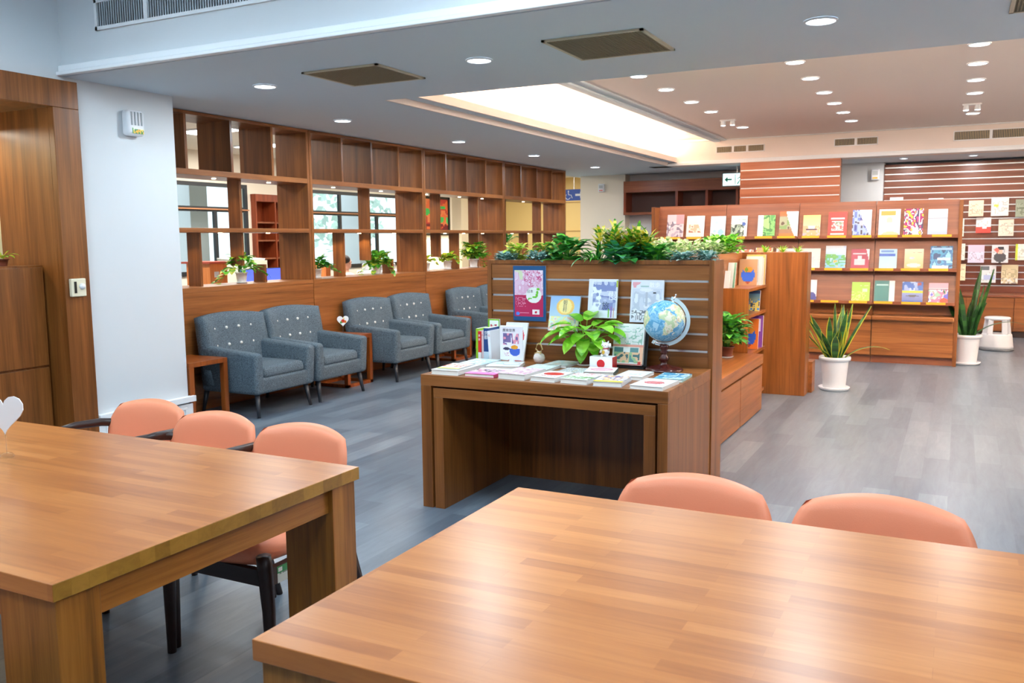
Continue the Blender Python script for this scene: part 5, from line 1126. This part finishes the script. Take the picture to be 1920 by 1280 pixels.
R2 = [(-2.50, -2.30, 1.40, 'white magazine mostly hidden behind the spiky plants', [('bg', (236, 230, 226)), nz(30, [None, (226, 120, 90), None])]),
      (-2.27, -2.06, 1.42, 'orange and white patterned magazine behind the bushy plant', [('bg', (236, 226, 214)), nz(10, [(232, 110, 80), (240, 236, 230), (214, 190, 90), (240, 160, 130)], 0, .3, 1, 1, 8)]),
      (-2.02, -1.79, 1.41, 'white magazine with coloured band behind the end panel plants', [('bg', (240, 238, 236)), ('rect', .1, .75, .9, .86, (230, 170, 150)), nz(12, [None, (196, 210, 226)], 0, .2, 1, .6)]),
      (-1.75, -1.50, 1.41, 'off-white magazine half hidden by the end panel', [('bg', (234, 230, 216)), ('ell', .3, .75, .2, .12, (236, 200, 210)), nz(13, [None, (206, 206, 206), None], .5, 0, 1, .6)]),
      (-1.44, -1.21, 1.44, 'landscape magazine with lake, hills and white sky', [('grad', (110, 170, 206), (226, 232, 238)), ('ell', .2, .55, .4, .1, (110, 170, 80)), nz(14, [None, (90, 160, 90), (120, 180, 200), (240, 170, 70)], 0, .1, 1, .6, 7), ('fold', .85, .5, 2, (206, 220, 238))]),
      (-1.15, -.95, 1.40, 'maroon magazine with white printer-shaped picture', [('bg', (150, 40, 72)), ('rect', .2, .2, .75, .5, (226, 200, 206)), ('rect', .35, .45, .6, .65, (232, 214, 220)), ('rect', .1, .72, .8, .80, (236, 206, 214)), ('fold', .82, .3, 1, (240, 238, 238))]),
      (-.84, -.65, 1.40, 'pale teal report with a blue header band', [('bg', (176, 220, 226)), ('rect', 0, .62, .9, .78, (50, 90, 180)), ('rect', 0, .78, 1, 1, (170, 206, 226)), ('rect', .1, .83, .8, .93, (90, 130, 190))]),
      (-.57, -.37, 1.40, 'cream and orange gradient magazine', [('grad', (244, 176, 120), (240, 228, 200)), ('ell', .5, .2, .35, .1, (240, 226, 210)), ('ell', .4, .55, .14, .06, (206, 216, 226)), TI((176, 160, 130))]),
      (-.30, -.07, 1.43, 'deep blue ocean magazine at the right end of the middle tier', [('bg', (30, 80, 140)), nz(15, [(24, 60, 110), (70, 150, 190), (40, 100, 160), (140, 200, 220)], 0, 0, 1, 1, 5), ('rect', .3, .4, .9, .5, (220, 236, 240)), ('rect', .05, .82, .95, .94, (150, 190, 220)), ('rect', .1, .05, .8, .15, (206, 220, 226))])]
R3 = [(-1.70, -1.53, 1.03, 'white and blue magazine edge showing past the end panel', [('bg', (236, 238, 242)), ('ell', .7, .1, .3, .3, (40, 50, 130))]),
      (-1.13, -.93, 1.01, 'lime green magazine with white flowers', [('bg', (166, 208, 80)), nz(16, [None, None, (214, 236, 150), None], 0, 0, .8, .5, 9), ('rect', .6, .5, .85, .68, (206, 226, 196)), TI((226, 240, 190))]),
      (-.88, -.66, 1.03, 'dark teal magazine with a white curved edge', [('bg', (24, 112, 112)), ('rect', .1, .78, .7, .84, (180, 220, 216)), ('rect', .62, .28, .85, .42, (206, 220, 214)), ('fold', .72, .0, 1, (236, 238, 236)), ('rect', 0, 0, .72, .7, (24, 112, 112))]),
      (-.58, -.36, 1.02, 'aircraft magazine with blue and yellow headings', [('grad', (90, 100, 160), (170, 196, 230)), ('rect', 0, 0, 1, .1, (40, 90, 170)), ('rect', 0, .48, 1, .58, (206, 206, 60)), ('rect', .35, .58, .6, .78, (226, 232, 240)), ('ell', .5, .32, .3, .04, (50, 50, 60)), ('rect', .75, .72, .95, .95, (150, 60, 60)), nz(17, [None, (40, 90, 170)], 0, .6, 1, 1, 6)]),
      (-.30, -.10, 1.01, 'pink topped magazine with colourful pictures, lower right of the rack', [('bg', (230, 224, 226)), ('rect', 0, .72, 1, 1, (240, 176, 190)), nz(18, [(90, 90, 190), (236, 236, 236), (214, 120, 160), (150, 190, 170), None], 0, 0, 1, .66, 6), ('ell', .8, .12, .2, .14, (226, 70, 50)), ('rect', 0, .66, 1, .70, (110, 60, 90))])]
for k, R_ in enumerate((R1, R2, R3)):
    zb = tiers[k][0]
    for x0, x1, zt_, lab, ops in R_:
        y_b = 11.125; s = (11.24-11.16)/.39
        sheet_thing('magazine', lab, 'magazine', x0, x1, zb+.002, zt_-.06, ops, 22, 30, y_b+s*(zt_-zb-.06)+.004, y_b, .006, (), 'magazines on the rack')

# ================================================================== FAR SLAT WALL, CABINETS, COVERS
def slatwall(name, lab, x0, x1, y, z0, z1, zs, wm, cat='slatted wall'):
    t = thing(name, lab, cat, ((x0+x1)/2, y, z0))
    m = MB(); al = MB(); p = z1
    for z in zs:
        m.box(x0, x1, y, y+.03, z+.008, p); al.box(x0+.01, x1-.01, y+.008, y+.02, z-.009, z+.009); p = z-.008
    m.box(x0, x1, y, y+.03, z0, p); m.build('boards', wm, t, bevel=.002); al.build('groove_insert', ALU, t)
    return t
slatwall('slatted_wall_panel', 'dark red-brown slatted wall display at far right', -1.12, 3.2, 15.2, .62, 2.60, [2.55-.1015*k for k in range(19)], wood('mahogany_slats', 'x', (84, 40, 24), (112, 58, 38), (132, 72, 50)))
slatwall('slatted_column_panel', 'orange-brown slatted panel hanging before the far beam', -3.05, -1.60, 13.72, 0, 2.622, [2.50-.135*k for k in range(18)], wood('warm_slats', 'x', (140, 76, 46), (168, 96, 62), (184, 114, 80)))
B(-3.05, -1.60, 13.75, 13.86, 0, ZS-.015).build('x', WV).name = 'column_core'
tag(bpy.data.objects['column_core'], 'core of the column behind the slatted panel'); bpy.data.objects['column_core']['kind'] = 'structure'; bpy.data.objects['column_core'].name = 'wall_pier_core'
t = thing('wall_cabinet', 'long low orange-brown cabinet under the far slatted wall', 'cabinet', (1.0, 14.9, 0))
B(-1.12, 3.2, 14.56, 15.19, .09, .59).build('body', WX, t); B(-1.14, 3.22, 14.52, 15.19, .59, .62).build('top', RWX, t, bevel=.003); B(-1.1, 3.2, 14.62, 15.19, 0, .09).build('plinth', DARK, t)
for k in range(7):
    a = -1.11+k*.615; B(a, a+.605, 14.542, 14.56, .10, .585).build('door', WX, t, bevel=.002)
CV = [(-1.02, -.83, 2.09, 1.88, 'white card', (236, 226, 226)), (-.71, -.62, 2.04, 1.87, 'small white card', (240, 236, 226)), (-.47, -.26, 2.06, 1.87, 'pink-white card', (236, 216, 220)), (-.18, .02, 2.01, 1.77, 'blue and white picture book', (170, 190, 220)),
      (.09, .29, 2.01, 1.77, 'peach coloured picture book', (236, 196, 170)), (.39, .62, 2.05, 1.77, 'large white picture book with yellow spot', (232, 232, 226)), (.71, .92, 2.01, 1.75, 'grey-green picture book', (150, 160, 140)), (-.10, .04, 1.73, 1.47, 'green-white picture book', (214, 224, 206)),
      (.20, .40, 1.75, 1.52, 'white picture book with a red lower half', (230, 226, 224)), (.50, .70, 1.72, 1.47, 'cream picture book with tiny flower', (234, 222, 204)), (-.10, .07, 1.36, 1.11, 'white picture book with dark bird', (226, 226, 214)), (.11, .33, 1.34, 1.07, 'lilac and pink picture book', (214, 206, 230)),
      (.43, .65, 1.34, 1.07, 'picture book, figure in black, red hat', (216, 220, 226)), (.74, .95, 1.35, 1.11, 'lime edged white picture book', (232, 236, 226)), (-.12, .09, 1.05, .80, 'pale yellow picture book', (236, 228, 190)), (.29, .50, 1.03, .77, 'white and blue landscape picture book', (220, 226, 232)), (.57, .79, 1.04, .76, 'beige and grey picture book', (206, 196, 160))]
rn = {2.09: 'top row', 2.04: 'top row', 2.06: 'top row', 2.01: 'top row', 2.05: 'top row', 1.73: 'second row', 1.75: 'second row', 1.72: 'second row', 1.36: 'third row', 1.34: 'third row', 1.35: 'third row', 1.05: 'bottom row', 1.03: 'bottom row', 1.04: 'bottom row'}
for i, (x0, x1, zt_, zb, lab, c) in enumerate(CV):
    ops = [('bg', c), nz(40+i, [None, tuple(min(255, v+14) for v in c), tuple(max(0, v-34) for v in c), None, None], .1, .1, .9, .8, 6)]
    if 'red lower' in lab: ops += [('rect', 0, 0, 1, .4, (214, 60, 48)), ('rect', .45, .3, .7, .45, (240, 240, 240))]
    if 'yellow spot' in lab: ops += [('ell', .3, .55, .16, .08, (226, 210, 90))]
    if 'in black' in lab: ops += [('ell', .5, .3, .36, .28, (50, 50, 60)), ('ell', .5, .62, .16, .14, (230, 190, 170)), ('ell', .55, .8, .2, .1, (40, 40, 50)), ('ell', .3, .7, .14, .12, (220, 90, 80))]
    if 'lilac' in lab: ops += [('rect', 0, .6, 1, 1, (232, 196, 220))]
    if 'blue landscape' in lab: ops += [('rect', .2, .15, .9, .45, (170, 186, 226)), ('rect', 0, .75, .6, .95, (90, 100, 110))]
    if 'lime' in lab: ops += [('rect', 0, 0, .12, 1, (196, 214, 60))]
    if 'dark bird' in lab: ops += [('ell', .4, .7, .25, .08, (40, 40, 44))]
    if 'beige' in lab: ops += [nz(77, [(232, 232, 230), None, (150, 146, 140)], 0, 0, 1, .25, 9)]
    sheet_thing('picture_book', lab + ', %s on the far slatted wall' % rn[zt_], 'book', x0, x1, zb, zt_, ops, 14, 18, 15.17, 15.12, .02, (), 'picture books on the far slatted wall')

# ================================================================== FAR LEFT END
t = thing('wall_shelf', 'empty dark red-brown wall shelf on the far wall', 'shelf', (-4.2, 15.3, 1.9))
WSX0, WSX1, WZ0, WZ1 = -5.42, -2.6, 1.905, 2.50
m = MB(); m.box(WSX0, WSX1, 15.08, 15.44, WZ1-.20, WZ1); m.box(WSX0, WSX1, 15.08, 15.44, WZ0, WZ0+.045); m.build('frame', RWX, t, bevel=.003)
B(WSX0, WSX1, 15.42, 15.44, WZ0+.045, WZ1-.2).build('back_panel', plain('dark_back', (70, 34, 20), .5), t)
for x in (WSX0, -4.47, -3.94, -3.42, WSX1-.04): B(x, x+.045, 15.09, 15.42, WZ0+.045, WZ1-.2).build('upright', RWV, t)
t = thing('exit_sign', 'lit white and green exit sign with left arrow hanging from ceiling', 'sign', (-3.55, 14.6, 2.3))
EX0, EX1, EZ0, EZ1 = -3.50, -3.02, 2.31, 2.53
B(EX0, EX1, 14.45, 14.50, EZ0, EZ1).build('housing', plain('grey_sign_housing', (120, 126, 132), .4), t, bevel=.006)
B(EX0+.015, EX1-.015, 14.443, 14.45, EZ0+.015, EZ1-.015).build('face', emit('exit_face', (214, 246, 246), 1.1), t)
m = MB(); G_ = (30, 150, 120); yy = 14.44
m.poly([(EX0+.04, yy, 2.42), (EX0+.09, yy, 2.375), (EX0+.09, yy, 2.465)], G_); m.box(EX0+.09, EX0+.16, yy-.001, yy, 2.408, 2.432, G_)
m.box(EX0+.21, EX0+.22, yy-.001, yy, 2.34, 2.50, G_); m.ball((EX0+.30, yy, 2.475), .016, 8, 6, G_, (1, .1, 1)); m.tube([(EX0+.29, yy, 2.46), (EX0+.30, yy, 2.42), (EX0+.27, yy, 2.38), (EX0+.25, yy, 2.345)], .009, 6, G_); m.tube([(EX0+.30, yy, 2.42), (EX0+.33, yy, 2.39), (EX0+.35, yy, 2.36)], .009, 6, G_); m.tube([(EX0+.25, yy, 2.43), (EX0+.29, yy, 2.455), (EX0+.33, yy, 2.43)], .007, 6, G_)
m.build('symbols', PRINTM, t)
B(-3.27, -3.25, 14.46, 14.48, 2.53, ZS).build('hanger', ALU, t)
def em_light(x, y, z0, z1, lab, w_=.12, accent=(236, 190, 60)):
    t = thing('emergency_light', lab, 'emergency light', (x, y, z0))
    B(x-w_/2, x+w_/2, y-.07, y, z0, z1).build('housing', WHITE, t, bevel=.012, seg=3)
    B(x-w_*.32, x+w_*.32, y-.074, y-.07, z0+(z1-z0)*.45, z1-.03).build('lamp_lens', plain('lens_grey', (190, 196, 198), .25), t)
    B(x-w_*.3, x+w_*.3, y-.0735, y-.07, z0+.02, z0+(z1-z0)*.25).build('sticker', plain('sticker_%s' % lab[:5], accent, .5), t)
em_light(-1.235, 15.05, 2.36, 2.53, 'white emergency light box on the pale pier left of the slatted wall')
em_light(-5.87, 15.2, 2.33, 2.48, 'small call box with red button on the cream column', .11, (226, 110, 100))
t = thing('accessibility_sign', 'blue wheelchair sign with white right arrow in the corridor', 'sign', (-6.45, 15.6, 2.2))
AX0, AX1, AZ0, AZ1, AY = -6.78, -6.33, 2.21, 2.42, 15.5
m = MB(); m.box(AX0, AX1, AY, AY+.01, AZ0, AZ1, (62, 92, 176)); WT = (236, 240, 248); yy = AY-.002
m.poly([(AX1-.04, yy, 2.315), (AX1-.10, yy, 2.375), (AX1-.10, yy, 2.335), (AX1-.20, yy, 2.335), (AX1-.20, yy, 2.295), (AX1-.10, yy, 2.295), (AX1-.10, yy, 2.255)], WT)
wx_ = AX0+.11; m.ball((wx_, yy, 2.385), .014, 8, 6, WT, (1, .1, 1)); m.tube([(wx_, yy, 2.37), (wx_+.005, yy, 2.32), (wx_+.055, yy, 2.315), (wx_+.08, yy, 2.255)], .008, 6, WT)
m.tube([(wx_-.01+.05*math.cos(a), yy, 2.285+.05*math.sin(a)) for a in [2.2+.35*k for k in range(12)]], .007, 6, WT); m.build('board', PRINTM, t)
B(-6.56, -6.55, AY, AY+.005, AZ1, 2.9).build('hanger', ALU, t)

# ================================================================== FLOOR PLANTS, STOOL
def snake_plant(x, y, r, h, leaves, lab, edge, hgt, spread, seed):
    random.seed(seed)
    t = thing('snake_plant', lab, 'potted plant', (x, y, 0))
    MB().lathe([(r*.98, 0), (r*1.12, .03), (r*1.05, .035), (r*.8, .015)], 32, (x, y)).build('saucer', WHITE, t, smooth=True)
    pt = MB().lathe([(r*.78, .016), (r*.80, .03), (r*.97, h*.86), (r*.97, h*.87), (r*1.12, h*.90), (r*1.14, h*.96), (r*1.10, h), (r*.98, h), (r*.94, h*.92)], 32, (x, y)).build('pot', WHITE, t, smooth=True)
    MB().lathe([(r*.95, h*.93), (.001, h*.94)], 24, (x, y), cap=False).build('soil', SOIL, pt)
    m = MB(); LG = [(46, 92, 44), (60, 112, 52), (36, 76, 40)]
    for k in range(leaves):
        az = 2*PI*k/leaves*2.4+random.uniform(-.3, .3); rr = r*random.uniform(.1, .6); L = hgt*random.uniform(.5, 1.0); W_ = random.uniform(.055, .075)
        el = PI/2-random.uniform(.02, spread); b_ = random.uniform(-.05, .35)
        if k == leaves-1: el, b_, L, az = .9, 1.3, hgt*.75, .2
        if k == leaves-2 and edge: el, b_, L, az = 1.0, 1.4, hgt*.55, PI+.2
        p = Vector((x+math.cos(az)*rr, y+math.sin(az)*rr, h*.9)); tw = random.uniform(0, PI); n = 9; nb_ = len(m.v); base = Vector((-math.sin(tw), math.cos(tw), 0))
        if el < 1.1: base = Vector((-math.sin(az), math.cos(az), 0))
        for i in range(n+1):
            s_ = i/n; w_ = W_*.5*min(1, .55+s_*1.6)*(1 if s_ < .62 else max(0.02, math.cos((s_-.62)/.38*PI/2)))
            bend = Vector((math.cos(az), math.sin(az), 0))*.012
            for q, f_ in ((-1, 0), (-.82, .4), (0, 1), (.82, .4), (1, 0)): m.v.append(tuple(p+base*w_*q-bend*f_))
            e = el-b_*(i+.5)/n; p = p+Vector((math.cos(az)*math.cos(e), math.sin(az)*math.cos(e), math.sin(e)))*(L/n)
        for i in range(n):
            for q in range(4):
                a = nb_+i*5+q; m.f.append((a, a+1, a+6, a+5)); c = (edge if edge and q in (0, 3) else LG[(i+q*(1 if q < 2 else -1)+k) % 3]); m.c.append(c)
    m.build('foliage', LEAF, t); return t
snake_plant(-1.045, 9.0, .132, .33, 22, 'yellow-edged snake plant in white pot beside the end panel', (196, 196, 60), .62, .72, 11)
snake_plant(.115, 11.40, .142, .35, 18, 'tall dark green snake plant in white pot right of the rack', None, .84, .42, 8)
t = thing('step_stool', 'round white kick-step stool before the far cabinet', 'step stool', (.475, 12.95, 0))
kx, ky = .475, 12.98
MB().lathe([(.205, .0), (.21, .012), (.205, .03)], 32, (kx, ky)).build('rubber_ring', plain('grey_rubber', (96, 102, 110), .7), t, smooth=True)
MB().lathe([(.20, .03), (.195, .06), (.178, .20), (.170, .215), (.12, .215)], 36, (kx, ky)).build('base_drum', WHITE, t, smooth=True)
for a in (.35, PI-.35, PI+.9, -.9):
    c_, s_ = math.cos(a), math.sin(a)
    MB().hexa([(kx+c_*.14-.035, ky+s_*.14-.03, .21), (kx+c_*.14+.035, ky+s_*.14-.03, .21), (kx+c_*.14+.035, ky+s_*.14+.03, .21), (kx+c_*.14-.035, ky+s_*.14+.03, .21),
               (kx+c_*.12-.03, ky+s_*.12-.03, .40), (kx+c_*.12+.03, ky+s_*.12-.03, .40), (kx+c_*.12+.03, ky+s_*.12+.03, .40), (kx+c_*.12-.03, ky+s_*.12+.03, .40)]).build('post', WHITE, t, bevel=.01)
MB().lathe([(.145, .395), (.152, .405), (.152, .425), (.14, .432)], 36, (kx, ky)).build('platform', WHITE, t, smooth=True)
